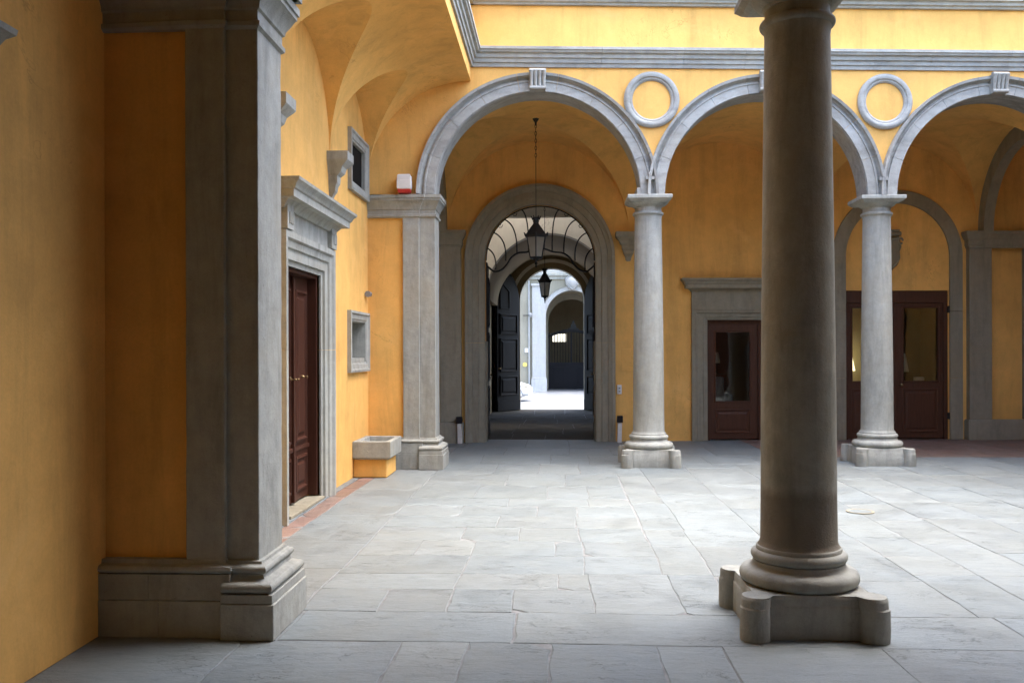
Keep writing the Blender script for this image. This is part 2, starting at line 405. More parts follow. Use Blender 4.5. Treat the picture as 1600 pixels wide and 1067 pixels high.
# ------------------------------------------------------------------ floor
fb = MB(); fb.box((-4, -4, -.3), (14, 24.75, -.0045))
floor = fb.build('floor', MORTAR, kind='structure')
def warp(p):
    a = mnoise.noise_vector(Vector((p.x * .9, p.y * .9, 3.1))); b = mnoise.noise_vector(Vector((p.x * 4.2, p.y * 4.2, 9.7)))
    return Vector((p.x + a.x * .030 + b.x * .006, p.y + a.y * .034 + b.y * .006))
def flag(poly, mat, top=0, name='flagstone', gap=None, jit=.003, parent=None, th=.035):
    """poly: plan corners counter-clockwise"""
    gap = gap if gap is not None else random.choice((.0015, .002, .003, .0035, .005))
    P = [Vector(p) for p in poly]; cen = sum(P, Vector((0, 0))) / len(P)
    if random.random() < .38 and len(P) == 4:
        k = random.randrange(4); a, b, c = P[k - 1], P[k], P[(k + 1) % 4]
        q1 = b + (a - b).normalized() * random.uniform(.03, .12); q2 = b + (c - b).normalized() * random.uniform(.03, .12)
        P = P[:k] + [q1, q2] + P[k + 1:]
    N = len(P); outl = []
    for i in range(N):
        a, b = P[i], P[(i + 1) % N]; L = (b - a).length; d = (b - a) / max(L, 1e-6); nin = Vector((-d.y, d.x))
        k = max(1, min(12, int(L / .10)))
        for t in range(k): outl.append((a + d * L * t / k, nin, t == 0))
    ring0 = []; ring1 = []
    for p, nin, corner in outl:
        tow = (cen - p).normalized()
        inw = (nin if not corner else tow * 1.2)
        j = random.uniform(-jit, jit) * (1.0 if not corner else .6)
        q = warp(p) + inw * (gap + j + (random.uniform(.004, .012) if random.random() < .06 else 0))
        ring0.append(q); ring1.append(q + inw * random.uniform(.003, .007))
    dz = top + random.uniform(-.002, .002); tx, ty = random.uniform(-.0015, .0015), random.uniform(-.0015, .0015)
    zz = lambda q: dz + tx * (q.x - cen.x) + ty * (q.y - cen.y)
    mb = MB(); m = len(ring0)
    V = [(q.x, q.y, -th) for q in ring0] + [(q.x, q.y, zz(q) - random.uniform(.002, .005)) for q in ring0] + [(q.x, q.y, zz(q)) for q in ring1]
    F = [(i, (i + 1) % m, m + (i + 1) % m, m + i) for i in range(m)] + [(m + i, m + (i + 1) % m, 2 * m + (i + 1) % m, 2 * m + i) for i in range(m)] + [tuple(range(2 * m, 3 * m))]
    mb.add(V, F)
    return mb.build(name, mat, parent or floor)
def rect(x0, x1, y0, y1, mat=FLAG, skew=.012, **k):
    r = lambda: random.uniform(-skew, skew)
    flag([(x0, y0), (x1, y0), (x1, y1), (x0, y1)], mat, **k)
def row(xs, y0, y1, mat=FLAG, **k):
    for a, b in zip(xs, xs[1:]): rect(a, b, y0, y1, mat, **k)
def rnd_cuts(a, b, lo, hi):
    r = [a]
    while b - r[-1] > hi: r.append(r[-1] + random.uniform(lo, hi))
    if b - r[-1] < lo * .6 and len(r) > 1: r.pop()
    return r + [b]
# near gallery
row([-2.59, .4, 3.6, 7.8, 11], -1.6, 1.2); row([-2.59, -.6, 1.3, 4, 7.8, 11], 1.2, 2.9)
row(rnd_cuts(-2.59, 7.8, .8, 1.5), 2.9, 3.86)
row([-2.59, -1.72, -.86, -.49, -.03, .55, .9, 1.75, 2.5, 3.3, 4.1, 5.2, 6.4, 7.8], 3.86, 4.9)
row([-1.56, -.25, 1.12, 2.6, 4.0, 5.4, 6.8, 7.8], 4.9, 5.49)
rect(-2.59, -1.56, 4.9, 5.49)
# court: slabs beside the left wall
for a, b in ((5.49, 6.57), (6.57, 8.75), (8.75, 10.35), (10.35, 12.0)): rect(-2.315, -1.6, a, b)
# court: transverse courses
A0 = -1.6
rows = [(5.49, 6.03, [A0, -1.12, -.69, -.28, .24]), (6.03, 6.44, [A0, -.69, .02, .24]), (6.44, 7.0, [A0, -.69, .21, .77]),
        (7.0, 7.57, [A0, -1.15, -.69, -.02, .21, .77]), (7.57, 8.15, [A0, -.83, -.32, .2, .76]), (8.15, 8.68, [A0, -.55, .18, .76]),
        (8.68, 9.28, [A0, -.95, -.2, .2, .76]), (9.28, 9.75, [A0, -.5, .33, .76]), (9.75, 10.65, [A0, -.9, -.1, .35, .76]),
        (10.65, 11.7, [A0, -.62, .1, .76]), (11.7, 12.75, [A0, -.85, -.25, .3, .8])]
for y0, y1, xs in rows: row(xs, y0, y1)
row([.24, .80], 5.49, 6.44)
# court: lengthwise courses on the right
lanes = [.77, 1.12, 1.75, 2.52, 2.97, 3.45, 4.05, 4.7, 5.3, 5.95, 6.6, 7.2, 7.9]
for a, b in zip(lanes, lanes[1:]):
    cuts = rnd_cuts(5.49, 12.75, .55, 1.5)
    if abs(a - 2.97) < .01: cuts = [5.49, 6.5, 7.6, 8.62, 9.5, 10.7, 12.75]
    for y0, y1 in zip(cuts, cuts[1:]): rect(a if a > .78 or y0 > 6.44 else .80, b, y0, y1)
# far gallery and its passage
for y0, y1 in ((12.75, 13.85), (13.85, 14.9), (14.9, 16.3)):
    row(rnd_cuts(-2.59, 3.3, .55, 1.1), y0, y1)
row(rnd_cuts(3.3, 9.5, .6, 1.1), 12.75, 13.72)
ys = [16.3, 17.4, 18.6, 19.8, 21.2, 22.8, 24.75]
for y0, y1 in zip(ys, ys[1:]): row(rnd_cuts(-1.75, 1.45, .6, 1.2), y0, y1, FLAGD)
# terracotta floor of the right-hand gallery bay and the strip along the left wall
for y0 in (13.72, 14.12, 14.52, 14.92, 15.32, 15.72):
    row(rnd_cuts(3.3, 9.5, .4, .62), y0, y0 + .4, TERRA, name='tile', jit=.002, gap=.003)
row([3.3, 9.5], 16.12, 16.75, TERRA, name='tile')
yy = 5.5
while yy < 11.2:
    n2 = min(11.24, yy + random.uniform(.42, .75)); rect(-2.50, -2.32, yy, n2, TERRA, name='tile', jit=.0025, gap=.003); yy = n2 + 1e-4
cuts = rnd_cuts(5.5, 11.24, .8, 1.6)
for y0, y1 in zip(cuts, cuts[1:]): rect(-2.59, -2.503, y0, y1, FLAG, name='kerb_slab', top=.006, gap=.003)
rect(-2.59, -2.315, 11.24, 12.0)

# street outside, with a ramp down from the threshold
st = MB()
st.add([(-60, 24.75, 0), (60, 24.75, 0), (60, 27.2, -.45), (-60, 27.2, -.45), (60, 90, -.45), (-60, 90, -.45)], [(0, 1, 2, 3), (3, 2, 4, 5)])
st.build('street', ASPH, kind='structure')

# ------------------------------------------------------------------ far arcaded wing
far = thing('arcaded_wing', 'ochre plastered wing with three round arches across the far end of the court', 'building', (2.9, 12.67, 0))
mb = MB(); strip_wall(mb, FAR, -2.59, 8.0, ZS, 6.75, -.21, .21, [('a', c, RA, ZS, ZS) for c in ARCHES]); mb.build('facade_wall', OCHRE, far)
AV = [(RA - .004, -.214), (RA - .004, -.245), (RA + .115, -.245), (RA + .12, -.258), (RA + .14, -.258), (RA + .145, -.225), (RA + .165, -.225), (RA + .19, -.25), (RA + .20, -.30), (RA + .235, -.31), (RA + .24, -.209)]
SOF = [(RA - .012, .205), (RA - .012, -.214), (RA + .02, -.214), (RA + .02, .205)]
for c in ARCHES:
    e = MB(); lo = math.acos(min(1, (1.6225) / (RA + .235))) if c != ARCHES[0] else 0
    k = 9; g = .0016
    a_ = [PI * i / k for i in range(k + 1)]
    first = None
    for i in range(k):
        m2 = MB().arc(FAR, c, ZS, AV, a_[i] + g, a_[i + 1] - g, 10)
        o = m2.build('voussoir', STONEH, far, smooth=35)
    MB().arc(FAR, c, ZS, SOF, 0, PI, 48).build('arch_soffit', STONEH, far, smooth=35)
# V-shaped stops where two archivolts meet above the columns
for c in (C1, C2):
    mb = MB(); mb.mbox(FAR, c - .175, c + .175, -.235, .235, ZS + .002, ZS + .10); mb.mbox(FAR, c - .06, c + .06, -.30, -.2, ZS + .20, ZS + .245)
    mb.mbox(FAR, c - .022, c + .022, -.31, -.2, ZS + .245, ZS + .30)
    mb.build('arch_stop', STONEH, far, bevel=.004)
# scrolled keystones
for c in ARCHES:
    ks = MB()
    ks.mbox(FAR, c - .105, c + .105, -.315, -.2, ZS + RA - .01, ZS + RA + .255)
    for q in (-.085, -.028, .028, .085):
        ks.tube([FAR(c + q, -.335, ZS + RA + .02), FAR(c + q, -.345, ZS + RA + .12), FAR(c + q, -.36, ZS + RA + .2), FAR(c + q, -.375, ZS + RA + .245)], [.022, .024, .03, .034], 10)
    ks.tube([FAR(c - .112, -.34, ZS + RA + .245), FAR(c + .112, -.34, ZS + RA + .245)], .032, 12)
    ks.tube([FAR(c - .11, -.335, ZS + RA + .015), FAR(c + .11, -.335, ZS + RA + .015)], .028, 12)
    ks.build('keystone', STONEH, far, smooth=40)
# roundels in the spandrels
for cx, cz in ((1.316, 5.06), (4.571, 5.055)):
    MB().arc(FAR, cx, cz, [(.265, -.205), (.265, -.225), (.285, -.245), (.305, -.245), (.315, -.262), (.345, -.272), (.365, -.265), (.385, -.245), (.385, -.205)], 0, 2 * PI, 56).build('roundel', STONEH, far, smooth=40)
# cornice band and sill band
COR = [(0, 5.495), (.03, 5.495), (.035, 5.545), (.055, 5.55), (.06, 5.60), (.085, 5.612), (.09, 5.66), (.125, 5.672), (.135, 5.70), (.15, 5.705), (.15, 5.742), (0, 5.752)]
SIL = [(0, 6.345), (.05, 6.345), (.06, 6.37), (.09, 6.38), (.10, 6.42), (.14, 6.43), (.15, 6.50), (0, 6.52)]
def course(prof, nm, cuts, M, d, parent, sgn=1):
    for a, b in zip(cuts, cuts[1:]):
        p0, p1 = M(a + .0015, d, 0), M(b - .0015, d, 0)
        MB().moulding([p0[:2], p1[:2]] if sgn > 0 else [p1[:2], p0[:2]], prof).build(nm, STONEH, parent, smooth=25)
course(COR, 'cornice_block', [-1.17, -.55, .62, 1.75, 2.6, 3.5, 4.4, 5.2, 6.3, 7.3, 7.78], FAR, -.209, far)
course(SIL, 'sill_block', [-1.17, .3, 1.6, 2.95, 4.2, 5.5, 6.8, 7.78], FAR, -.209, far)
# back wall of the gallery with the carriage arch and two doorways
PA, PR, PZ = -.289, .988, 3.225
mb = MB(); strip_wall(mb, BACK, -2.59, 11, 0, 6.75, 0, .42, [('a', PA, PR, PZ, 0), ('r', 2.674, 3.80, 0, 2.148), ('r', 5.145, 7.026, 0, 2.67)]); mb.build('back_wall', OCHRE, far)
# gallery vault
for a, b in ((-1.92, C1), (C1, C2), (C2, 7.57)):
    groin(FAR, a, b, .21, 3.32, 3.70, 1.6).build('vault', OCHRE, far, smooth=32)
MB().mbox(FAR, -2.59, -2.1, .21, 3.32, 5.28, 5.4).build('ceiling', OCHRE, far); MB().mbox(FAR, 7.75, 11, -.2, 3.32, 5.28, 5.4).build('ceiling', OCHRE, far)
# transverse ribs at both ends of the gallery
for xa, xb in ((-2.1, -1.92), (7.57, 7.75)):
    RM = lambda y, d, z: FAR(d, y, z)
    MB().arc(RM, 1.765, 3.70, [(1.33, xa), (1.33, xb), (1.62, xb), (1.62, xa)], 0, PI, 40).build('transverse_rib', STONED, far, smooth=35)
    mb = MB()
    n = 24
    for i in range(n):
        a0, a1 = PI * i / n, PI * (i + 1) / n
        for xx in (xa + .01, xb - .01):
            mb.add([RM(1.765 + 1.6 * math.cos(a0), xx, 3.7 + 1.6 * math.sin(a0)), RM(1.765 + 1.6 * math.cos(a1), xx, 3.7 + 1.6 * math.sin(a1)), RM(1.765 + 1.6 * math.cos(a1), xx, 5.6), RM(1.765 + 1.6 * math.cos(a0), xx, 5.6)], [(0, 1, 2, 3)])
    mb.build('rib_wall', OCHRE, far)
def pilaster(x0, x1, x_end=None, base=True):
    pl = MB().mbox(BACK, x0, x1, -.13, .02, .36 if base else 0, 3.42).build('pilaster', STONED, far, bevel=.006)
    pts = [BACK(x0, .02, 0)[:2], BACK(x0, -.135, 0)[:2], BACK(x_end or x1, -.135, 0)[:2], BACK(x_end or x1, .02, 0)[:2]]
    MB().moulding(pts, [(-.03, 3.42), (.012, 3.42), (.016, 3.455), (.03, 3.465), (.03, 3.56), (.05, 3.585), (.075, 3.65), (.085, 3.66), (.085, 3.715), (-.03, 3.715)]).build('pilaster_cap', STONED, pl, smooth=30)
    if base: MB().moulding(pts, [(-.03, 0), (.04, 0), (.04, .33), (.025, .36), (-.03, .36)]).build('pilaster_base', STONED, pl, smooth=30)
pilaster(-2.04, -1.675)
pilaster(7.353, 7.762, 8.75); MB().mbox(BACK, 8.372, 8.75, -.13, .02, .36, 3.42).build('pilaster', STONED, far, bevel=.006)
# wall corbels under the vault springers
def corbel(M, c, z0, z1, wd, proj, parent, mat=STONED):
    mb = MB(); H = z1 - z0
    prof = [(0, 0), (.10, .04), (.14, .14), (.20, .20), (.30, .26), (.34, .36), (.42, .42), (.44, .55), (.62, .62), (.70, .72), (.92, .80), (1.0, .84), (1.0, 1.0), (0, 1.0)]
    rings = []
    for p, h in prof[:-1]:
        ww = wd / 2 * (.12 + .88 * p); q = proj * max(p, .06)
        rings.append([M(c - ww, .02, z0 + H * h), M(c - ww, -q, z0 + H * h), M(c + ww, -q, z0 + H * h), M(c + ww, .02, z0 + H * h)])
    mb.loft(rings); return mb.build('corbel', mat, parent, smooth=20)
corbel(BACK, 1.27, 3.19, 3.69, .46, .24, far); corbel(BACK, 4.53, 3.19, 3.69, .46, .24, far)
# passage through the wing to the street
PM = lambda x, d, z: (x, 16.2 + d, z)
mb = MB()
MB().box((-1.95, 16.25, 0), (-1.72, 19.6, 5.4)).build('passage_wall', CREAMW, far); MB().box((1.42, 16.42, 0), (1.65, 19.6, 5.4)).build('passage_wall', CREAMW, far)  # side walls nearest the court made pale to bounce light into the passage
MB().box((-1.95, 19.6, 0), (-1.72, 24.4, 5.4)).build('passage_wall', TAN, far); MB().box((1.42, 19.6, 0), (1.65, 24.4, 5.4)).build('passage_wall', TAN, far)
MB().arc(lambda x, d, z: (x, 16.41 + d, z), -.15, 3.15, [(1.57, 0), (1.57, 2.42), (1.75, 2.42), (1.75, 0)], 0, PI, 40).build('passage_vault', CREAMW, far, smooth=40)
mb = MB(); strip_wall(mb, lambda x, d, z: (x, 19.6 + d, z), -1.72, 1.42, 0, 5.2, 0, .35, [('a', -.17, 1.38, 2.80, 0)]); mb.build('passage_arch', CREAMW, far)
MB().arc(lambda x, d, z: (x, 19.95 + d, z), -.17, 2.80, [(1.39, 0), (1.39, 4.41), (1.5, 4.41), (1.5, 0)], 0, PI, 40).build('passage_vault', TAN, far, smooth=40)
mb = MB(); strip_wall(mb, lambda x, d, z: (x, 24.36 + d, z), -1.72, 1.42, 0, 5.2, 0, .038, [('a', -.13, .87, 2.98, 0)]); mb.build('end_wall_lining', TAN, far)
OA, OR, OZ = -.13, .87, 2.98
mb = MB(); strip_wall(mb, lambda x, d, z: (x, 24.4 + d, z), -5, 5, 0, 6.75, 0, .35, [('a', OA, OR, OZ, 0)]); mb.build('street_wall', BEIGE, far)
MB().arc(lambda x, d, z: (x, 24.4 + d, z), OA, OZ, [(OR + .16, -.03), (OR + .16, -.08), (OR + .25, -.10), (OR + .25, -.03)], 0, PI, 40).build('passage_moulding', CREAMW, far, smooth=40)
# moulded stone surround of the carriage arch
PROF = [(PR - .012, .10), (PR - .012, -.035), (PR + .02, -.05), (PR + .09, -.05), (PR + .10, -.07), (PR + .20, -.07), (PR + .21, -.09), (PR + .25, -.10), (PR + .28, -.125), (PR + .33, -.125), (PR + .33, .004)]
for a, b in ((0, .33), (.33, .66), (.66, 1)):
    MB().arc(BACK, PA, PZ, PROF, PI * a + .001, PI * b - .001, 16).build('arch_surround', STONED, far, smooth=30)
for s in (-1, 1):
    for z0, z1 in ((0, 1.75), (1.753, PZ)):
        MB().prism([(PA + s * r, d) for r, d in PROF], lambda p, q, t: BACK(p, q, t), z0, z1).build('jamb', STONED, far, smooth=30)
    MB().mbox(BACK, min(PA + s * (PR - .035), PA + s * (PR - .01)), max(PA + s * (PR - .035), PA + s * (PR - .01)), .02, .40, 0, 1.78).build('wheel_guard', STONED, far, bevel=.01)
# roof slabs closing the wings above the vaults, set low to admit more sky light
FM = lambda x, d, z: FAR(x, d if d < 1 else 0, z) if d < 1 else (x, d, z)
for nm, za, zb, d0, mt in (('upper_floor', 5.75, 5.95, 0, OCHRE), ('roof', 6.78, 6.9, -.25, STONED)):
    MB().mbox(FM, -3, 11, d0, 18.85, za, zb).build(nm, mt, far); MB().box((-3, 19.6, za), (11, 24.8, zb)).build(nm, mt, far)
    MB().box((-3, 18.85, za), (-1.72, 19.6, zb)).build(nm, mt, far); MB().box((1.42, 18.85, za), (11, 19.6, zb)).build(nm, mt, far)
for a, b in (((-1.9, 18.65, 4.4), (1.6, 18.85, 6.77)), ((-1.9, 18.85, 5.4), (-1.72, 19.6, 6.77)), ((1.42, 18.85, 5.4), (1.6, 19.6, 6.77)), ((-1.9, 19.6, 5.2), (1.6, 19.8, 6.77))): MB().box(a, b).build('added_shaft_wall', CREAMW, far)  # unseen shaft and roof gap, added so skylight washes the pale passage arch
# end pier of the arcade
mb = MB(); mb.mbox(FAR, C3 - .2, C3 + .3, -.25, .25, 0, ZS); mb.build('end_pier', STONE, far, bevel=.006)

# ------------------------------------------------------------------ left wing: side wall, coved overhang, corbels
left = thing('side_wing', 'ochre wing on the left with its upper storey overhanging on a lunette vault', 'building', (-2.59, 9, 0))
DY0, DY1, DZ = 8.42, 9.66, 2.43
holes = [('r', DY0, DY1, 0, DZ), ('r', 11.10, 11.98, 1.47, 2.0), ('r', 11.14, 11.96, 3.76, 4.28)]
mb = MB(); strip_wall(mb, SIDE, -1.6, 16.3, 0, 5.6, 0, .3, holes); mb.build('side_wall', OCHRE, left)
CX, CZ0, CH = 1.42, 3.86, 1.44
bays = [5.42, 7.85, 10.15, 12.2]
def cove(t): return (-2.585 + CX * (1 - math.cos(t)), CZ0 + CH * math.sin(t))
for y0, y1 in zip(bays, bays[1:]):
    yc, hw = (y0 + y1) / 2, (y1 - y0) / 2 - .02; n = 36; mb = MB(); lm = MB()
    S = [-1 + 2 * i / n for i in range(n + 1)]
    cg = []; lg = []
    for s in S:
        cs = math.cos(s * PI / 2); y = yc + hw * math.sin(s * PI / 2)
        f = lambda t: CH * math.sin(t) - cs * (1.13 + .24 * (1 - math.cos(t)))
        a, b = 0, PI / 2
        for _ in range(40):
            m_ = (a + b) / 2
            if f(m_) < 0: a = m_
            else: b = m_
        ts = b if cs > 1e-6 else 0
        cg.append([(cove(ts + (PI / 2 - ts) * k / 16)[0], y, cove(ts + (PI / 2 - ts) * k / 16)[1]) for k in range(17)])
        xt = cove(ts)[0]
        lg.append([(-2.6 + (xt + 2.6) * k / 8, y, CZ0 + cs * (1.13 + .24 * ((-2.6 + (xt + 2.6) * k / 8) + 2.585) / CX)) for k in range(9)])
        lg[-1][-1] = cg[-1][0]
    for G, m2 in ((cg, mb), (lg, lm)):
        r, c = len(G), len(G[0])
        m2.add([p for q in G for p in q], [(i * c + j, (i + 1) * c + j, (i + 1) * c + j + 1, i * c + j + 1) for i in range(r - 1) for j in range(c - 1)])
    mb.build('cove_vault', OCHRE, left, smooth=35); lm.build('lunette', OCHRE, left, smooth=35)
for yb in bays:      # narrow solid cove strips above the corbels, between two lunettes
    ring = [[(cove(PI / 2 * k / 20)[0], yb + e, cove(PI / 2 * k / 20)[1]) for e in (-.021, .021)] for k in range(21)]
    MB().add([p for q in ring for p in q], [(2 * k, 2 * k + 1, 2 * k + 3, 2 * k + 2) for k in range(20)]).build('cove_springer', OCHRE, left, smooth=35)
MB().box((-1.6, 5.38, 5.302), (-1.17, 12.45, 6.75)).build('upper_wall', OCHRE, left)
MB().box((-3, -1.6, 5.62), (-1.3, 16.3, 5.8)).build('upper_floor', OCHRE, left)
MB().box((-3, -1.6, 6.78), (-1.1, 16.3, 6.9)).build('roof', STONED, left)
for nm, pr, cuts in (('cornice_block', COR, [5.6, 7.0, 8.3, 9.6, 10.8, 12.44]), ('sill_block', SIL, [5.6, 7.5, 9.5, 11.2, 12.44])):
    for a, b in zip(cuts, cuts[1:]):
        MB().moulding([(-1.171, b - .0015), (-1.171, a + .0015)][::-1], pr).build(nm, STONEH, left, smooth=25)
for yb in (7.85, 10.15): corbel(SIDE, yb, 3.28, 3.87, .30, .24, left, STONE)
hd = [SIDE(1.6, 0, 0)[:2], SIDE(1.6, -.10, 0)[:2], SIDE(3.50, -.10, 0)[:2], SIDE(3.50, 0, 0)[:2]]
MB().moulding(hd, [(-.06, 2.74), (.0, 2.74), (.02, 2.77), (.05, 2.80), (.06, 2.81), (.13, 2.815), (.135, 2.87), (.15, 2.88), (.17, 2.92), (.20, 2.945), (.205, 2.97), (-.06, 3.0)]).build('door_hood', STONE, left, smooth=25)

# ------------------------------------------------------------------ near wing (where the camera stands)
near = thing('entrance_wing', 'dim ochre gallery in the foreground whose arcade frames the court', 'building', (2, 2, 0))
mb = MB(); strip_wall(mb, NEAR, -2.59, 8.0, ZS, 6.6, -.21, .21, [('a', -.16, 1.42, ZS, ZS), ('a', 3.04, RA, ZS, ZS), ('a', 6.29, RA, ZS, ZS)]); mb.build('facade_wall', OCHRE, near)
for c in (-.16, 3.04, 6.29):
    MB().arc(NEAR, c, ZS, [(RA - .012, .245), (RA - .012, -.245), (RA + .2, -.245), (RA + .2, -.2), (RA + .2, .2), (RA + .2, .245)], 0, PI, 48).build('archivolt', STONEH, near, smooth=35)
for a, b in ((-1.87, 1.42), (1.42, 4.67), (4.67, 7.9)): groin(NEAR, a, b, -7.0, -.21, 3.70, 1.6).build('vault', OCHRE, near, smooth=32)
MB().box((-3, -2, 0), (11.2, -1.6, 6.6)).build('rear_wall', BROWNW, near)  # unseen wall, given dark wood so less light bounces onto the pier
MB().box((-3, -2, 5.62), (8.8, 5.3, 5.8)).build('upper_floor', OCHRE, near)  # floor and roof stop short: an unseen gap added to let sky in
MB().box((-3, -2.2, 6.62), (8.8, 5.7, 6.75)).build('roof', STONED, near)
MB().box((-2.59, -1.6, 5.2), (-1.87, 5.1, 5.3)).build('ceiling', STONED, near)  # unseen strip, kept dark to cut bounced light in the gallery
# right-hand wing, outside the picture
rw = thing('right_wing', 'ochre wing closing the court on the right beyond the picture edge', 'building', (8, 9, 0))
RWM = lambda y, d, z: (7.9 + d, y, z)
mb = MB(); strip_wall(mb, RWM, 5.4, 13.0, ZS, 6.0, -.1, .3, [('a', 7.2, RA, ZS, ZS), ('a', 10.9, RA, ZS, ZS)]); mb.build('facade_wall', OCHRE, rw)
MB().box((11, -1.6, 0), (11.2, 17, 6.0)).build('rear_wall', OCHRE, rw)  # run on past the court, unseen, to block light from the side
MB().box((8.2, 5, 5.62), (11, 13, 5.8)).build('upper_floor', OCHRE, rw); MB().box((7.75, 5, 6.02), (11.2, 17, 6.15)).build('roof', STONED, rw)
for y in (5.45, 9.05, 12.75): MB().box((7.75, y - .2, 0), (8.15, y + .2, ZS)).build('pier', STONE, rw, bevel=.006)

# ------------------------------------------------------------------ columns
def rounded_rect_lobes(h, r, rec):
    """plan outline of a plinth: square with round lobes at the corners"""
    pts = []
    for k, (sx, sy) in enumerate(((1, 1), (-1, 1), (-1, -1), (1, -1))):
        base = math.atan2(sy, sx)
        for i in range(25):
            a = base - math.radians(128) + math.radians(256) * i / 24
            pts.append((sx * h + r * math.cos(a), sy * h + r * math.sin(a)))
    return pts
def tor(rc, zc, rr, n=8, a0=-90, a1=90):
    return [(rc + rr * math.cos(math.radians(a0 + (a1 - a0) * i / n)), zc + rr * math.sin(math.radians(a0 + (a1 - a0) * i / n))) for i in range(n + 1)]
def column_parts(root, x, y, mat):
    P0 = rounded_rect_lobes(.325, .082, 0)
    L = lambda k, z: [(x + px * k, y + py * k, z) for px, py in P0]
    MB().loft([L(1, 0), L(1.005, .03), L(1, .178), L(.985, .186), L(.982, .226), L(.965, .243)]).build('plinth', STONE, root, smooth=32)
    if y < 8: wear(root.children[0], 2, .009)
    prof = [(.20, .235)] + tor(.295, .287, .045) + [(.282, .335), (.27, .342), (.262, .36), (.262, .372)] + tor(.243, .402, .031) + [(.243, .436), (.243, .452), (.236, .458)]
    MB().lathe(prof, 64, (x, y, 0)).build('base', STONE, root, smooth=50)
    sh = [(.236, .456), (.226, .468), (.219, .49)]
    for i in range(1, 15):
        t = i / 14; sh.append((.2165 - .030 * t ** 1.5, .49 + (3.44 - .49) * t))
    sh += [(.19, 3.475), (.196, 3.49)]
    MB().lathe(sh, 64, (x, y, 0)).build('shaft', mat, root, smooth=50)
    cp = [(.19, 3.488)] + tor(.190, 3.516, .026) + [(.186, 3.543), (.184, 3.60), (.195, 3.605), (.20, 3.618), (.212, 3.62), (.235, 3.635), (.258, 3.66), (.268, 3.678), (.2, 3.68)]
    MB().lathe(cp, 56, (x, y, 0)).build('capital', mat, root, smooth=40)
    q = lambda h, z: [(x - h, y - h, z), (x + h, y - h, z), (x + h, y + h, z), (x - h, y + h, z)]
    MB().loft([q(.24, 3.655), (q(.272, 3.672)), q(.29, 3.69), q(.305, 3.702), q(.305, 3.738), q(.30, ZS + .001)]).build('abacus', mat, root)
cols = [((1.42, 5.36), 'large dark foreground stone column on a lobed plinth'),
        (FAR(C1, 0, 0)[:2], 'pale stone column between the left and middle far arches'),
        (FAR(C2, 0, 0)[:2], 'pale stone column in front of the arched glazed shop door')]
for (x, y), lab in cols:
    t = thing('stone_column', lab, 'column', (x, y, 0), 'columns of the court arcades'); column_parts(t, x, y, STONEST if y < 8 else STONE)
for x in (4.67,):
    c = bpy.data.objects.new('column', None); C.objects.link(c); c.location = NEAR(x, 0, 0); attach(c, near); c.location = NEAR(x, 0, 0)
    column_parts(c, x, NEAR(x, 0, 0)[1], STONE)

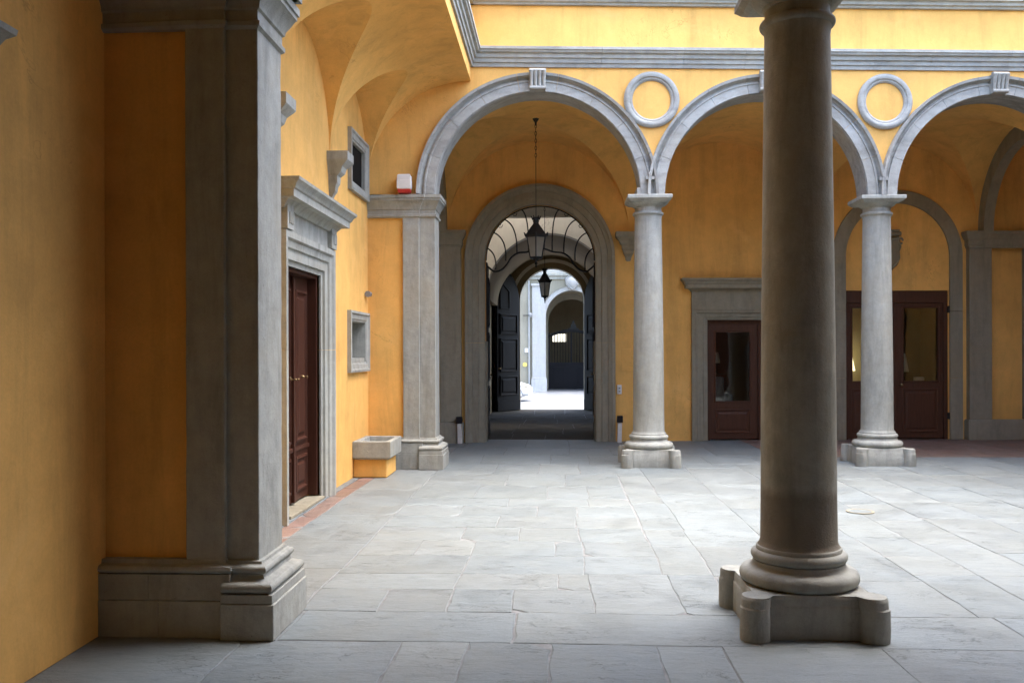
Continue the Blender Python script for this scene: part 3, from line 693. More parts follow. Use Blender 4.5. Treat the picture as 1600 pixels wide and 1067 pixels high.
# ------------------------------------------------------------------ corner piers
def long_box(a, b, n=7):
    m = MB(); (x0, y0, z0), (x1, y1, z1) = a, b
    return m.loft([[(x0, y0, z), (x1, y0, z), (x1, y1, z), (x0, y1, z)] for z in [z0 + (z1 - z0) * i / n for i in range(n + 1)]])
def corner_pier(lab, yc, xe):
    """respond at the left wall: ochre return, broad strip, narrower pilaster with a moulded base"""
    t = thing('corner_pier', lab, 'pier', (-1.9, yc, 0), 'piers ending the arcades at the left wall')
    xs = -2.1; xm = -1.875
    MB().box((-2.589, yc - .20, .02), (xs + .002, yc + .20, ZS + .4)).build('plaster_return', OCHRE, t)
    wear(long_box((xs, yc - .245, .38), (xm, yc + .245, 3.44)).build('strip', STONE, t, bevel=.006), 3)
    wear(long_box((xm - .01, yc - .215, .36), (xe, yc + .215, 3.44)).build('shaft', STONE, t, bevel=.006), 3)
    MB().box((xs, yc - .21, 3.70), (xe, yc + .21, ZS)).build('impost', STONE, t)
    path = [(-2.589, yc + .2), (xs - .0, yc + .2)]
    # base of the return and strip, in two courses
    for side in (-1, 1):
        P = [(-2.589, yc + side * .245), (xm, yc + side * .245), (xm, yc)]
        if side > 0: P = P[::-1]
        for nm, pr in (('base_block', [(-.05, 0), (.048, 0), (.048, .205), (-.05, .205)]), ('base_block', [(-.05, .208), (.042, .208), (.042, .355), (-.05, .355)]), ('base_moulding', [(-.05, .358), (.03, .358), (.045, .364), (.052, .38), (.045, .396), (.03, .402), (.008, .405), (.005, .43), (-.05, .43)])):
            if nm == 'base_block':
                J = (-2.24 if pr[0][1] == 0 else -2.30, yc + side * .245)
                for Q in (([P[0], J], [J] + P[1:]) if side < 0 else ([P[0], P[1], J], [J, P[2]])): wear(MB().moulding(Q, pr).build(nm, STONE, t, bevel=.004), 4, .006)
            else: MB().moulding(P, pr).build(nm, STONE, t, smooth=40, bevel=.003)
    B = [(xm, yc - .215), (xe, yc - .215), (xe, yc + .215), (xm, yc + .215)]
    wear(MB().moulding(B, [(-.05, 0), (.118, 0), (.118, .2), (-.05, .2)]).build('plinth', STONE, t, bevel=.006), 4, .007)
    MB().moulding(B, [(-.05, .202), (.108, .202), (.108, .25), (-.05, .25)]).build('plinth', STONE, t, bevel=.003)
    pr = [(-.05, .252)] + [(a + .0, b) for a, b in tor(.075, .283, .030)] + [(.062, .318), (.045, .325), (.036, .345), (.04, .352)] + tor(.035, .376, .022) + [(.03, .402), (.022, .405), (.02, .42), (-.05, .43)]
    MB().moulding(B, pr).build('base_moulding', STONE, t, smooth=40)
    K = [(-2.589, yc - .215), (xs, yc - .245), (xm, yc - .245), (xm + .001, yc - .222), (xe, yc - .222), (xe, yc + .222), (xm + .001, yc + .222), (xm, yc + .245), (xs, yc + .245), (-2.589, yc + .215)]
    MB().moulding(K, [(-.06, 3.43), (.0, 3.43), (.018, 3.445), (.02, 3.47), (.004, 3.48), (.004, 3.535), (.018, 3.545), (.022, 3.57), (.04, 3.60), (.07, 3.655), (.078, 3.66), (.078, 3.685), (.09, 3.69), (.09, 3.735), (-.06, 3.745)]).build('capital', STONE, t, smooth=30)
    return t
corner_pier('dark foreground stone pier joined to the left wall', 5.22, -1.69)
corner_pier('far stone pier beside the trough carrying the leftmost far arch', 12.40, -1.66)

# ------------------------------------------------------------------ left wall door
def knob(M, y, z, d, parent, r=.022):
    mb = MB(); n = Vector(M(y, d - 1, z)) - Vector(M(y, d, z)); n.normalize()
    p = Vector(M(y, d, z)); mb.tube([p, p + n * .015, p + n * .03, p + n * .045, p + n * .06, p + n * .068], [r * 1.2, r * 1.2, r * .45, r * .9, r, r * .4], 12); return mb.build('knob', BRASS, parent, smooth=50)
dr = thing('entrance_door', 'oxblood panelled double door in a hooded stone surround on the left wall', 'door', (-2.59, 9.04, 0))
SUR = [(.0, .10), (.0, -.02), (.05, -.025), (.055, -.05), (.15, -.055), (.16, -.075), (.22, -.085), (.24, -.11), (.30, -.11), (.30, .004)]
for z0, z1 in ((0, 1.62), (1.623, DZ)):
    for s, ye in ((-1, DY0), (1, DY1)):
        MB().loft([[SIDE(ye + s * a, d, z0) for a, d in SUR], [SIDE(ye + s * a, d, z1 + (a if z1 == DZ else 0)) for a, d in SUR]]).build('jamb', STONE, dr, smooth=25)
# lintel with mitred returns
rings = []
for yy_, s in ((DY0, -1), (DY1, 1)): rings.append([SIDE(yy_ + s * a, d, DZ + a) for a, d in SUR])
MB().loft(rings).build('lintel', STONE, dr, smooth=25)
MB().mbox(SIDE, DY0 - .28, DY1 + .28, -.07, .004, DZ + .302, 2.985).build('frieze', STONE, dr, bevel=.004)
for yb in (DY0 - .30, DY1 + .10):
    k = MB().mbox(SIDE, yb, yb + .20, -.125, 0, DZ + .31, 2.99).build('frieze_block', STONE, dr, bevel=.004)
    for q in (.045, .09, .135): MB().mbox(SIDE, yb + q, yb + q + .022, -.14, -.12, DZ + .36, 2.9).build('flute', STONE, k, bevel=.004)
hood = [SIDE(DY0 - .34, 0, 0)[:2], SIDE(DY0 - .34, -.10, 0)[:2], SIDE(DY1 + .34, -.10, 0)[:2], SIDE(DY1 + .34, 0, 0)[:2]]
MB().moulding(hood, [(-.06, 2.93), (.0, 2.93), (.02, 2.96), (.05, 2.99), (.06, 3.0), (.13, 3.005), (.135, 3.07), (.15, 3.08), (.17, 3.12), (.20, 3.145), (.205, 3.17), (-.06, 3.20)]).build('hood_cornice', STONE, dr, smooth=25)
MB().mbox(SIDE, DY0 - .2, DY1 + .2, -.09, -.04, 2.94, 3.19).build('hood_core', STONE, dr)
MB().mbox(SIDE, DY0, DY1, -.06, .28, .004, .035).build('threshold', STONED, dr, bevel=.006)
for s, ye in ((1, DY0), (-1, DY1)): MB().mbox(SIDE, min(ye, ye + s * .035), max(ye, ye + s * .035), .02, .26, .05, DZ).build('lining', REDW, dr, bevel=.004)
MB().mbox(SIDE, DY0 + .035, DY1 - .035, .02, .26, DZ - .04, DZ).build('lining', REDW, dr, bevel=.004)
MB().mbox(SIDE, DY0 - .2, DY1 + .2, .30, .34, 0, DZ + .1).build('backing', BLACK, dr)
mid = (DY0 + DY1) / 2
for a, b in ((DY0 + .037, mid - .003), (mid + .003, DY1 - .037)):
    lf = MB().mbox(SIDE, a, b, .12, .165, .055, DZ - .042).build('leaf', REDW, dr, bevel=.004)
    for z0, z1 in ((.15, .52), (.66, 2.25)):
        f = [SIDE(a + .085, .12, 0)[:2], SIDE(b - .085, .12, 0)[:2]]
        rg = []
        fr = lambda i, d: [SIDE(a + .08 + i, d, z0 + i), SIDE(b - .08 - i, d, z0 + i), SIDE(b - .08 - i, d, z1 - i), SIDE(a + .08 + i, d, z1 - i)]
        MB().loft([fr(0, .121), fr(.004, .098), fr(.028, .092), fr(.042, .116), fr(.05, .119), fr(.075, .119), fr(.10, .100), fr(.102, .0995)]).build('panel', REDW, lf)
    MB().mbox(SIDE, a + .02, b - .02, .095, .121, .575, .62).build('rail_moulding', REDW, lf, bevel=.006)
    knob(SIDE, a + .045 if a > mid else b - .045, 1.32, .12, lf, .012); knob(SIDE, (a + b) / 2, 1.34, .10, lf, .015)
MB().mbox(SIDE, mid - .03, mid + .03, .085, .125, .06, DZ - .05).build('astragal', REDW, dr, bevel=.006)

# ------------------------------------------------------------------ left wall windows
def small_window(lab, y0, y1, z0, z1, fw, depth, inner_mat, sill, pane):
    t = thing('small_window', lab, 'window', (-2.59, (y0 + y1) / 2, z0), 'windows on the left wall')
    F = lambda a, d: [SIDE(y0 + a, d, z0 + a), SIDE(y1 - a, d, z0 + a), SIDE(y1 - a, d, z1 - a), SIDE(y0 + a, d, z1 - a)]
    MB().loft([F(0, .004), F(0, -.05), F(.03, -.055), F(.045, -.035), F(fw - .03, -.03), F(fw - .02, -.018), F(fw, -.015), F(fw, depth), ], caps=False).build('frame', STONE, t)
    MB().mbox(SIDE, y0 + fw, y1 - fw, depth - .02, depth, z0 + fw, z1 - fw).build('pane' if pane else 'shutter', inner_mat, t)
    if sill: MB().mbox(SIDE, y0 + fw + .003, y1 - fw - .003, -.0, depth - .02, z0 + fw, z0 + fw + .05).build('sill', STONE, t, bevel=.004)
small_window('low stone-framed wall niche window right of the oxblood door', 10.97, 12.10, 1.34, 2.12, .13, .20, STONE, True, False)
small_window('high dark stone-framed window up under the left lunette vault', 11.02, 12.08, 3.63, 4.40, .13, .05, BLACK, False, True)

# ------------------------------------------------------------------ far gallery doors
gd = thing('glazed_door', 'brown half-glazed door under a stone hood, left of the foreground column', 'door', (3.2, 16.1, 0))
gx0, gx1, gz = 2.674, 3.80, 2.148
SUR2 = [(0, .10), (0, -.02), (.07, -.025), (.08, -.045), (.19, -.05), (.20, -.075), (.285, -.085), (.285, .004)]
for s, xe in ((-1, gx0), (1, gx1)): MB().loft([[BACK(xe + s * a, d, 0) for a, d in SUR2], [BACK(xe + s * a, d, gz + a * .62) for a, d in SUR2]]).build('jamb', STONED, gd, smooth=25)
rings = [[BACK(xe + s * a, d, gz + a * .62) for a, d in SUR2] for xe, s in ((gx0, -1), (gx1, 1))]
MB().loft(rings).build('lintel', STONED, gd, smooth=25)
MB().mbox(BACK, gx0 - .285, gx1 + .285, -.07, .004, gz + .178, 2.68).build('frieze', STONED, gd, bevel=.004)
hp = [BACK(gx0 - .29, 0, 0)[:2], BACK(gx0 - .29, -.08, 0)[:2], BACK(gx1 + .29, -.08, 0)[:2], BACK(gx1 + .29, 0, 0)[:2]]
MB().moulding(hp, [(-.06, 2.645), (0, 2.645), (.015, 2.67), (.05, 2.69), (.055, 2.70), (.115, 2.705), (.12, 2.765), (.135, 2.775), (.155, 2.82), (.185, 2.845), (.19, 2.875), (-.06, 2.89)]).build('hood_cornice', STONED, gd, smooth=25)
# faint eroded inscription on the frieze
for i, (tx, xx) in enumerate((('PAT', 2.50),)):
    cu = bpy.data.curves.new('inscription', 'FONT'); cu.body = tx; cu.size = .11; cu.extrude = .002
    o = bpy.data.objects.new('inscription', cu); o.data.materials.append(STONED); C.objects.link(o)
    o.matrix_world = Matrix.Translation(BACK(xx, -.0705, gz + .285)) @ Matrix.Rotation(math.atan(.085), 4, 'Z') @ Matrix.Rotation(PI / 2, 4, 'X')
    bpy.context.view_layer.update(); mw = o.matrix_world.copy(); o.parent = gd; o.matrix_parent_inverse = Matrix.Translation(-Vector(gd.location)); o.matrix_world = mw
def glazed_leaf(root, x0, x1, z0, z1, px0, px1, pz0, pz1, d, mat, panels=True):
    lf = MB(); strip_wall(lf, BACK, x0, x1, z0, z1, d, d + .05, [('r', px0, px1, pz0, pz1)])
    lf = lf.build('leaf', mat, root, bevel=.004)
    MB().mbox(BACK, px0 - .002, px1 + .002, d + .02, d + .026, pz0 - .002, pz1 + .002).build('pane', GLASS, lf)
    R = lambda i, dd: [BACK(px0 - i, dd, pz0 - i), BACK(px1 + i, dd, pz0 - i), BACK(px1 + i, dd, pz1 + i), BACK(px0 - i, dd, pz1 + i)]
    MB().loft([R(0, d + .012), R(.002, d - .014), R(.02, d - .016), R(.035, d + .001)], caps=False).build('glazing_bead', mat, lf)
    if panels:
        p0, p1 = z0 + .10, pz0 - .14
        Q = lambda i, dd: [BACK(px0 - .02 + i, dd, p0 + i), BACK(px1 + .02 - i, dd, p0 + i), BACK(px1 + .02 - i, dd, p1 - i), BACK(px0 - .02 + i, dd, p1 - i)]
        MB().loft([Q(0, d + .001), Q(.004, d - .014), Q(.025, d - .016), Q(.04, d - .003), Q(.06, d - .003), Q(.09, d - .012), Q(.092, d - .0125)]).build('panel', mat, lf)
    return lf
MB().mbox(BACK, gx0, gx0 + .06, .06, .20, 0, gz).build('frame', BROWNW, gd, bevel=.004); MB().mbox(BACK, 3.60, gx1, .06, .20, 0, gz).build('frame', BROWNW, gd, bevel=.004)
MB().mbox(BACK, gx0 + .06, 3.60, .06, .20, gz - .07, gz).build('frame', BROWNW, gd, bevel=.004)
glazed_leaf(gd, gx0 + .062, 3.598, .02, gz - .072, 2.84, 3.45, .70, 1.93, .09, BROWNW)

sd = thing('shop_door', 'dark brown double glazed door filling the stone arch behind the second far column', 'door', (6.1, 16.4, 0))
sx0, sx1, stz = 5.145, 7.026, 2.67
MB().mbox(BACK, sx0, sx1, .03, .15, 2.45, stz).build('transom', BROWNW, sd, bevel=.006)
for a, b in ((sx0, sx0 + .07), (sx1 - .07, sx1)): MB().mbox(BACK, a, b, .03, .15, 0, 2.45).build('frame', BROWNW, sd, bevel=.006)
smid = (sx0 + sx1) / 2
glazed_leaf(sd, sx0 + .072, smid - .003, .02, 2.448, sx0 + .16, smid - .17, 1.05, 2.36, .06, BROWNW)
glazed_leaf(sd, smid + .003, sx1 - .072, .02, 2.448, smid + .15, sx1 - .17, 1.05, 2.36, .06, BROWNW)
MB().mbox(BACK, smid - .03, smid + .03, .035, .07, .02, 2.44).build('astragal', BROWNW, sd, bevel=.006)
knob(BACK, smid + .10, .98, .06, sd)
for xx in (sx0 - .02, sx1 + .02):
    for z in (2.33, .42): MB().mbox(BACK, xx - .03, xx + .03, -.03, .04, z - .06, z + .06).build('hinge', IRON, sd, bevel=.01)
sa_ = thing('door_arch', 'plain flat grey stone arch framing the shop door', 'arch', (6.1, 16.3, 0))
SR, SZ = (7.318 - 4.971) / 2, 4.46 - (7.318 - 4.971) / 2
FP = [(.9405, -.045), (SR, -.045), (SR, .004), (.9405, .004)]
for a, b in ((0, .2), (.2, .4), (.4, .6), (.6, .8), (.8, 1)): MB().arc(BACK, 6.1, SZ, FP, PI * a + .001, PI * b - .001, 12).build('voussoir', STONED, sa_, smooth=35)
for s in (-1, 1):
    for z0, z1 in ((0, 1.1), (1.103, 2.3), (2.303, SZ)):
        MB().mbox(BACK, min(6.1 + s * .9405, 6.1 + s * SR), max(6.1 + s * .9405, 6.1 + s * SR), -.045, .004, z0, z1).build('jamb_block', STONED, sa_, bevel=.004)
# carved shield in the lunette
sh = thing('carved_shield', 'grey carved stone shield on the ochre lunette over the shop door', 'shield', (5.99, 16.35, 3.0))
pts = [(-.13, .62), (-.15, .5), (-.17, .42), (-.14, .33), (-.15, .22), (-.10, .10), (0, 0), (.10, .10), (.15, .22), (.14, .33), (.17, .42), (.15, .5), (.13, .62), (.05, .59), (-.05, .59)]
S_ = lambda k, d: [BACK(5.99 + x * k, d, 3.03 + .3 + (z - .3) * k) for x, z in pts]
MB().loft([S_(1, .004), S_(1, -.05), S_(.9, -.075), S_(.82, -.06), S_(.5, -.10), S_(.1, -.115)]).build('shield_body', STONED, sh, smooth=50)
cr_ = MB(); cr_.tube([BACK(5.99 - .15, -.06, 3.68), BACK(5.99 + .15, -.06, 3.68)], .04, 10)
for s in (-1, 1): cr_.tube([BACK(5.99 + s * (.15 + .035 * math.cos(a)), -.07, 3.55 + .05 * math.sin(a)) for a in [i * .5 for i in range(12)]], .018, 8)
cr_.mbox(BACK, 5.99 - .12, 5.99 + .12, -.10, 0, 3.72, 3.75)
cr_.build('scroll', STONED, sh, smooth=45)

# dim rooms behind the glass
room = thing('shop_room', 'dim shop interior seen through the glazed doors of the far wall', 'room', (5, 18, 0))
mb = MB()
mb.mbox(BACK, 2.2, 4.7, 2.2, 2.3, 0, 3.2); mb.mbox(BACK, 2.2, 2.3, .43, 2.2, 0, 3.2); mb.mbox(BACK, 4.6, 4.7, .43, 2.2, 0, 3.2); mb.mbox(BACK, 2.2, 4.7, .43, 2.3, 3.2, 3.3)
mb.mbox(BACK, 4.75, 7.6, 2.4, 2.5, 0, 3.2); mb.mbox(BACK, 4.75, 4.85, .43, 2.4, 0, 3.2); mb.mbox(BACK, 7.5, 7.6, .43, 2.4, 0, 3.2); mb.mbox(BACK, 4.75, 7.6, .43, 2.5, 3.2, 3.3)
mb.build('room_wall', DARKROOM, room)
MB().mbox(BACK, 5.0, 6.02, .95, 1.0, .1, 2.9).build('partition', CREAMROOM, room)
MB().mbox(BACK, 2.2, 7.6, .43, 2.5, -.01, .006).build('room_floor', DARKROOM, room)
def table_lamp(lab, x, d, z, r0, r1, h, mat):
    p = BACK(x, d, z); t = thing('table_lamp', lab, 'lamp', p, 'lamps inside the shop')
    MB().lathe([(r0, z + .22), (r1, z + .22 + h)], 28, (p[0], p[1], 0)).build('lamp_shade', mat, t, smooth=60)
    MB().lathe([(.06, z), (.065, z + .02), (.02, z + .04), (.035, z + .12), (.012, z + .2), (.012, z + .26)], 20, (p[0], p[1], 0)).build('lamp_base', BRASS, t, smooth=50)
def console(lab, x0, x1, d0, d1, z):
    p = BACK((x0 + x1) / 2, (d0 + d1) / 2, 0); t = thing('console_table', lab, 'table', p, 'tables inside the shop')
    MB().mbox(BACK, x0, x1, d0, d1, z - .04, z).build('table_top', BROWNW, t)
    for a in (x0 + .03, x1 - .06):
        for b in (d0 + .03, d1 - .06): MB().mbox(BACK, a, a + .03, b, b + .03, .006, z - .04).build('leg', BROWNW, t)
console('small dark table behind the hooded glazed door', 2.75, 3.2, .95, 1.3, 1.15); table_lamp('pale shaded lamp behind the hooded glazed door', 2.97, 1.1, 1.15, .13, .10, .2, SHADE)
console('dark table behind the left pane of the shop door', 5.1, 5.6, .5, .85, 1.0); table_lamp('lit cream lamp behind the left pane of the shop door', 5.36, .68, 1.0, .19, .12, .36, SHADELIT)
console('dark table behind the right pane of the shop door', 6.2, 7.1, .45, .85, .98); table_lamp('pale lamp behind the right pane of the shop door', 6.36, .66, .98, .19, .13, .34, SHADE)
tag(MB().mbox(BACK, 6.66, 6.82, .55, .68, .982, 1.10).build('small_box', WHITE, bevel=.008), 'small white box on the table behind the right pane', 'box')
ac = thing('armchair', 'blue grey upholstered armchair behind the hooded glazed door', 'armchair', BACK(3.0, .75, 0))
MB().mbox(BACK, 2.75, 3.2, .45, 1.0, .12, .5).build('seat', FABRIC, ac, bevel=.04); MB().mbox(BACK, 2.78, 3.12, .74, .92, .45, 1.12).build('backrest', FABRIC, ac, bevel=.05); MB().mbox(BACK, 3.12, 3.22, .45, .92, .4, .80).build('armrest', FABRIC, ac, bevel=.04); MB().mbox(BACK, 2.68, 2.77, .45, .92, .4, .80).build('armrest', FABRIC, ac, bevel=.04)
for a in (2.78, 3.12):
    for b in (.50, .90): MB().mbox(BACK, a, a + .05, b, b + .05, .006, .13).build('leg', BROWNW, ac)

# dark plank door at the left end of the gallery
pd = thing('plank_door', 'narrow dark wooden door half hidden behind the far corner pier', 'door', (-2.3, 15.7, 0))
for i in range(4): MB().mbox(BACK, -2.56 + i * .125, -2.44 + i * .125, -.05, -.004, .30, 2.75).build('plank', BLACKW, pd, bevel=.004)

# ------------------------------------------------------------------ carriage-arch fittings
# inner leaves, folded back against the passage walls
def leaf_board(lab, hinge, ang, wd, h, arch, flip, grp):
    """door leaf from the hinge along direction ang; arch: quarter-round top rising away from the hinge"""
    t = thing('gate_leaf', lab, 'gate', (hinge[0], hinge[1], 0), grp)
    ux, uy = math.cos(ang), math.sin(ang); nx, ny = (-uy, ux) if not flip else (uy, -ux)
    LM = lambda s, d, z: (hinge[0] + ux * s + nx * d, hinge[1] + uy * s + ny * d, z)
    if arch:
        top = [(wd * (1 - math.cos(a)), h - wd + wd * math.sin(a)) for a in [PI / 2 * i / 12 for i in range(13)]]
    else: top = [(0, h), (wd, h)]
    poly = [(wd, .02), (0, .02)] + top
    MB().prism(poly, lambda p, q, t_: LM(p, t_, q), 0, .06).build('board', BLACKW, t)
    for z0, z1 in ((.42, .95), (1.05, 1.95), (2.05, 2.6 if arch else 2.95)):
        Q = lambda i, d: [LM(.10 + i, d, z0 + i), LM(wd - .10 - i, d, z0 + i), LM(wd - .10 - i, d, z1 - i), LM(.10 + i, d, z1 - i)]
        MB().loft([Q(0, -.001), Q(.003, -.025), Q(.03, -.028), Q(.045, -.004), Q(.08, -.004), Q(.11, -.018), Q(.112, -.0185)]).build('panel', BLACKW, t)
    if arch:
        Q = lambda i, d: [LM(.42 + i, d, 2.72 + i), LM(wd - .10 - i, d, 2.72 + i), LM(wd - .10 - i, d, 3.48 - i), LM(.42 + i, d, 3.22 - i)]
        MB().loft([Q(0, -.001), Q(.003, -.02), Q(.025, -.022), Q(.04, -.004), Q(.042, -.0045)]).build('panel', BLACKW, t)
    MB().prism([(0.0, .02), (wd, .02), (wd, .30), (0, .30)], lambda p, q, t_: LM(p, t_, q), -.02, -.001).build('kick_board', BLACKW, t)
    knob(lambda s, d, z: LM(s, d, z), wd - .06, 1.15, 0, t)
G1 = 'leaves of the carriage doors'
leaf_board('black inner gate leaf folded against the left passage wall', (PA - PR + .02, 16.26), PI / 2 + .05, .98, 3.22, False, False, G1)
leaf_board('black inner gate leaf folded against the right passage wall', (PA + PR - .02, 16.46), PI / 2 - .05, .98, 3.22, False, True, G1)
al = math.atan2(-.75, -.56)
leaf_board('arched black panelled leaf of the street gate opened on the left', (-1.01, 24.33), al, .93, 3.86, True, True, G1)
ar = math.atan2(-.75, .56)
leaf_board('arched black panelled leaf of the street gate opened on the right', (.745, 24.33), ar, .93, 3.86, True, False, G1)

# wrought-iron fanlight in the carriage arch
ir = thing('iron_fanlight', 'black wrought-iron grille of curved bars filling the top of the carriage arch', 'grille', (PA, 16.15, 3.2))
GM = lambda x, z: BACK(x, .22, z)
def bez(p0, p1, p2, n=10): return [((1 - t) ** 2 * p0[0] + 2 * t * (1 - t) * p1[0] + t * t * p2[0], (1 - t) ** 2 * p0[1] + 2 * t * (1 - t) * p1[1] + t * t * p2[1]) for t in [i / n for i in range(n + 1)]]
def spline(pts, n=6):
    o = []; P = [pts[0]] + list(pts) + [pts[-1]]
    for i in range(1, len(P) - 2):
        for k in range(n):
            t = k / n; o.append(tuple(.5 * ((2 * P[i][j]) + (-P[i - 1][j] + P[i + 1][j]) * t + (2 * P[i - 1][j] - 5 * P[i][j] + 4 * P[i + 1][j] - P[i + 2][j]) * t * t + (-P[i - 1][j] + 3 * P[i][j] - 3 * P[i + 1][j] + P[i + 2][j]) * t ** 3) for j in (0, 1)))
    return o + [pts[-1]]
for s in (-1, 1):
    for (a_deg, bx, bz, kx) in ((70, .21, 3.39, .26), (49, .42, 3.35, .52), (31, .62, 3.22, .78), (13, .80, 3.06, .93)):
        a = math.radians(a_deg); p0 = (PA + s * (PR - .02) * math.cos(a), PZ + (PR - .02) * math.sin(a)); p2 = (PA + s * bx, bz)
        MB().tube([GM(*q) for q in bez(p0, (PA + s * bx * .96, p0[1] - .10), p2)], .013, 6).build('bar', IRON, ir, smooth=60)
    rail = spline([(PA, 3.46), (PA + s * .12, 3.42), (PA + s * .25, 3.375), (PA + s * .40, 3.36), (PA + s * .52, 3.28), (PA + s * .60, 3.16), (PA + s * .70, 3.06), (PA + s * .82, 3.03), (PA + s * .90, 3.08), (PA + s * .965, 3.14)])
    MB().tube([GM(*q) for q in rail], .018, 6).build('rail', IRON, ir, smooth=60)
    for a_deg in (61, 41):
        a = math.radians(a_deg); cx_, cz_ = PA + s * (PR - .035) * math.cos(a), PZ + (PR - .035) * math.sin(a)
        MB().tube([GM(cx_ + (.012 + .006 * t) * math.cos(t * 1.1), cz_ + (.012 + .006 * t) * math.sin(t * 1.1)) for t in range(7)], .008, 6).build('scroll', IRON, ir, smooth=60)
MB().tube([GM(PA + (PR - .018) * math.cos(PI * i / 32), PZ + (PR - .018) * math.sin(PI * i / 32)) for i in range(33)], .013, 6).build('hoop', IRON, ir, smooth=60)

# lanterns
def lantern(lab, x, y, ztop, zc, wd, ht, links):
    """zc: height of the eave; wd: eave diameter; ht: crown to finial"""
    t = thing('hanging_lantern', lab, 'lantern', (x, y, zc), 'lanterns along the entrance axis')
    k = ht / .62; R = wd / 2; n = 6
    hexr = lambda r, z: [(x + r * math.cos(PI / 6 + i * PI / 3), y + r * math.sin(PI / 6 + i * PI / 3), z) for i in range(n)]
    MB().loft([hexr(R * 1.0, zc - .03 * k), hexr(R * 1.06, zc), hexr(R * .98, zc + .02 * k), hexr(R * .55, zc + .11 * k), hexr(R * .30, zc + .16 * k), hexr(R * .26, zc + .19 * k)]).build('roof', IRON, t)
    cw = MB()
    cw.lathe([(R * .24, zc + .185 * k), (R * .3, zc + .2 * k), (R * .24, zc + .215 * k), (R * .3, zc + .25 * k), (R * .05, zc + .255 * k)], 16, (x, y, 0))
    for i in range(6):
        a = i * PI / 3; cw.tube([(x + R * .26 * math.cos(a), y + R * .26 * math.sin(a), zc + .22 * k), (x + R * .45 * math.cos(a), y + R * .45 * math.sin(a), zc + .275 * k)], [.016 * k, .004 * k], 6)
    cw.build('crown', IRON, t, smooth=50)
    tips = MB()
    for i in range(n):
        p = hexr(R * 1.04, zc)[i]; q = hexr(R * 1.22, zc + .035 * k)[i]; tips.tube([p, q], [.014 * k, .006 * k], 6)
    tips.build('eave_tip', IRON, t, kind='stuff')
    a0, a1 = hexr(R * .92, zc - .03 * k), hexr(R * .60, zc - .30 * k)
    for i in range(n):
        j = (i + 1) % n; MB().tube([a0[i], a1[i]], .009 * k, 6).build('bar', IRON, t, smooth=60)
        MB().add([a0[i], a0[j], a1[j], a1[i]], [(0, 1, 2, 3)]).build('pane', GLASSL, t)
    MB().loft([hexr(R * .62, zc - .295 * k), hexr(R * .66, zc - .31 * k), hexr(R * .5, zc - .325 * k)]).build('bottom_ring', IRON, t)
    MB().lathe([(R * .12, zc - .29 * k), (R * .14, zc - .2 * k), (R * .1, zc - .12 * k), (.005, zc - .10 * k)], 12, (x, y, 0)).build('bulb', WHITE, t, smooth=60)
    fin = [(R * .3, zc - .325 * k), (R * .16, zc - .345 * k), (R * .10, zc - .37 * k), (R * .15, zc - .385 * k), (R * .05, zc - .41 * k), (R * .10, zc - .425 * k), (.004, zc - .445 * k)]
    MB().lathe(fin, 14, (x, y, 0)).build('finial', IRON, t, smooth=50)
    zt = zc + .27 * k; ch = MB(); zz = ztop - .10
    for i in range(links):
        L = .055; cz_ = zz - .03 - i * .058
        ch.tube([(x + (.014 * math.cos(a) if i % 2 == 0 else 0), y + (.014 * math.cos(a) if i % 2 else 0), cz_ + .034 * math.sin(a)) for a in [2 * PI * q / 12 for q in range(13)]], .005, 6)
    ch.tube([(x, y, zz - .03 - links * .058 + .03), (x, y, zc + .25 * k)], .006, 6)
    ch.build('chain', IRON, t, smooth=50)
    MB().lathe([(.055, ztop), (.05, ztop - .02), (.018, ztop - .07), (.012, ztop - .12)], 16, (x, y, 0)).build('ceiling_rose', IRON, t, smooth=50)
lantern('larger hanging lantern in front of the carriage arch', -.325, 14.27, 5.31, 3.44, .36, .71, 10)
lantern('smaller black lantern hanging deeper inside the passage', -.24, 18.2, 4.72, 3.02, .27, .62, 4)

# ------------------------------------------------------------------ small things round the court
tr = thing('stone_trough', 'rectangular grey stone trough on an ochre block in the far left corner', 'trough', (-2.35, 11.6, 0))
MB().box((-2.588, 11.28, .004), (-2.16, 11.93, .235)).build('block', OCHRE, tr, bevel=.012)
mb = MB(); xa, xb, ya, yb = -2.588, -2.10, 11.22, 12.0
ring = lambda i, z: [(xa + i, ya + i, z), (xb - i, ya + i, z), (xb - i, yb - i, z), (xa + i, yb - i, z)]
mb.loft([ring(.03, .237), ring(.0, .26), ring(0, .46), ring(.008, .468), ring(.06, .468), ring(.068, .46), ring(.085, .30)]); mb.build('basin', STONE, tr, bevel=.006)
MB().box((-2.50, 11.31, .30), (-2.19, 11.91, .36)).build('water', FABRIC, tr)

si = thing('alarm_siren', 'white alarm siren box with red base on the far pier capital', 'siren', (-2.06, 12.2, 3.745))
cyy = 12.125
mb = MB(); rr = lambda i, z: [(-2.155 + i, cyy - .11 + i * .6, z), (-1.965 - i, cyy - .11 + i * .6, z), (-1.965 - i, cyy + .02, z), (-2.155 + i, cyy + .02, z)]
MB().loft([rr(.01, 3.80), rr(0, 3.81), rr(0, 3.92), rr(.004, 3.922), rr(.006, 3.985), rr(.02, 4.0)]).build('case', WHITE, si, bevel=.012)
MB().loft([rr(.03, 3.746), rr(.012, 3.757), rr(.008, 3.80)]).build('strobe', REDP, si, bevel=.006)

cm = thing('wall_spotlight', 'small dark spotlight high on the left wall beside the far pier', 'spotlight', (-2.59, 12.1, 2.4))
MB().tube([(-2.59, 12.08, 2.38), (-2.54, 12.08, 2.38)], .014, 8).build('bracket', IRON, cm)
MB().tube([(-2.545, 12.10, 2.385), (-2.545, 12.0, 2.38), (-2.545, 11.97, 2.379)], [.035, .04, .042], 14).build('head', GREYP, cm, smooth=50)

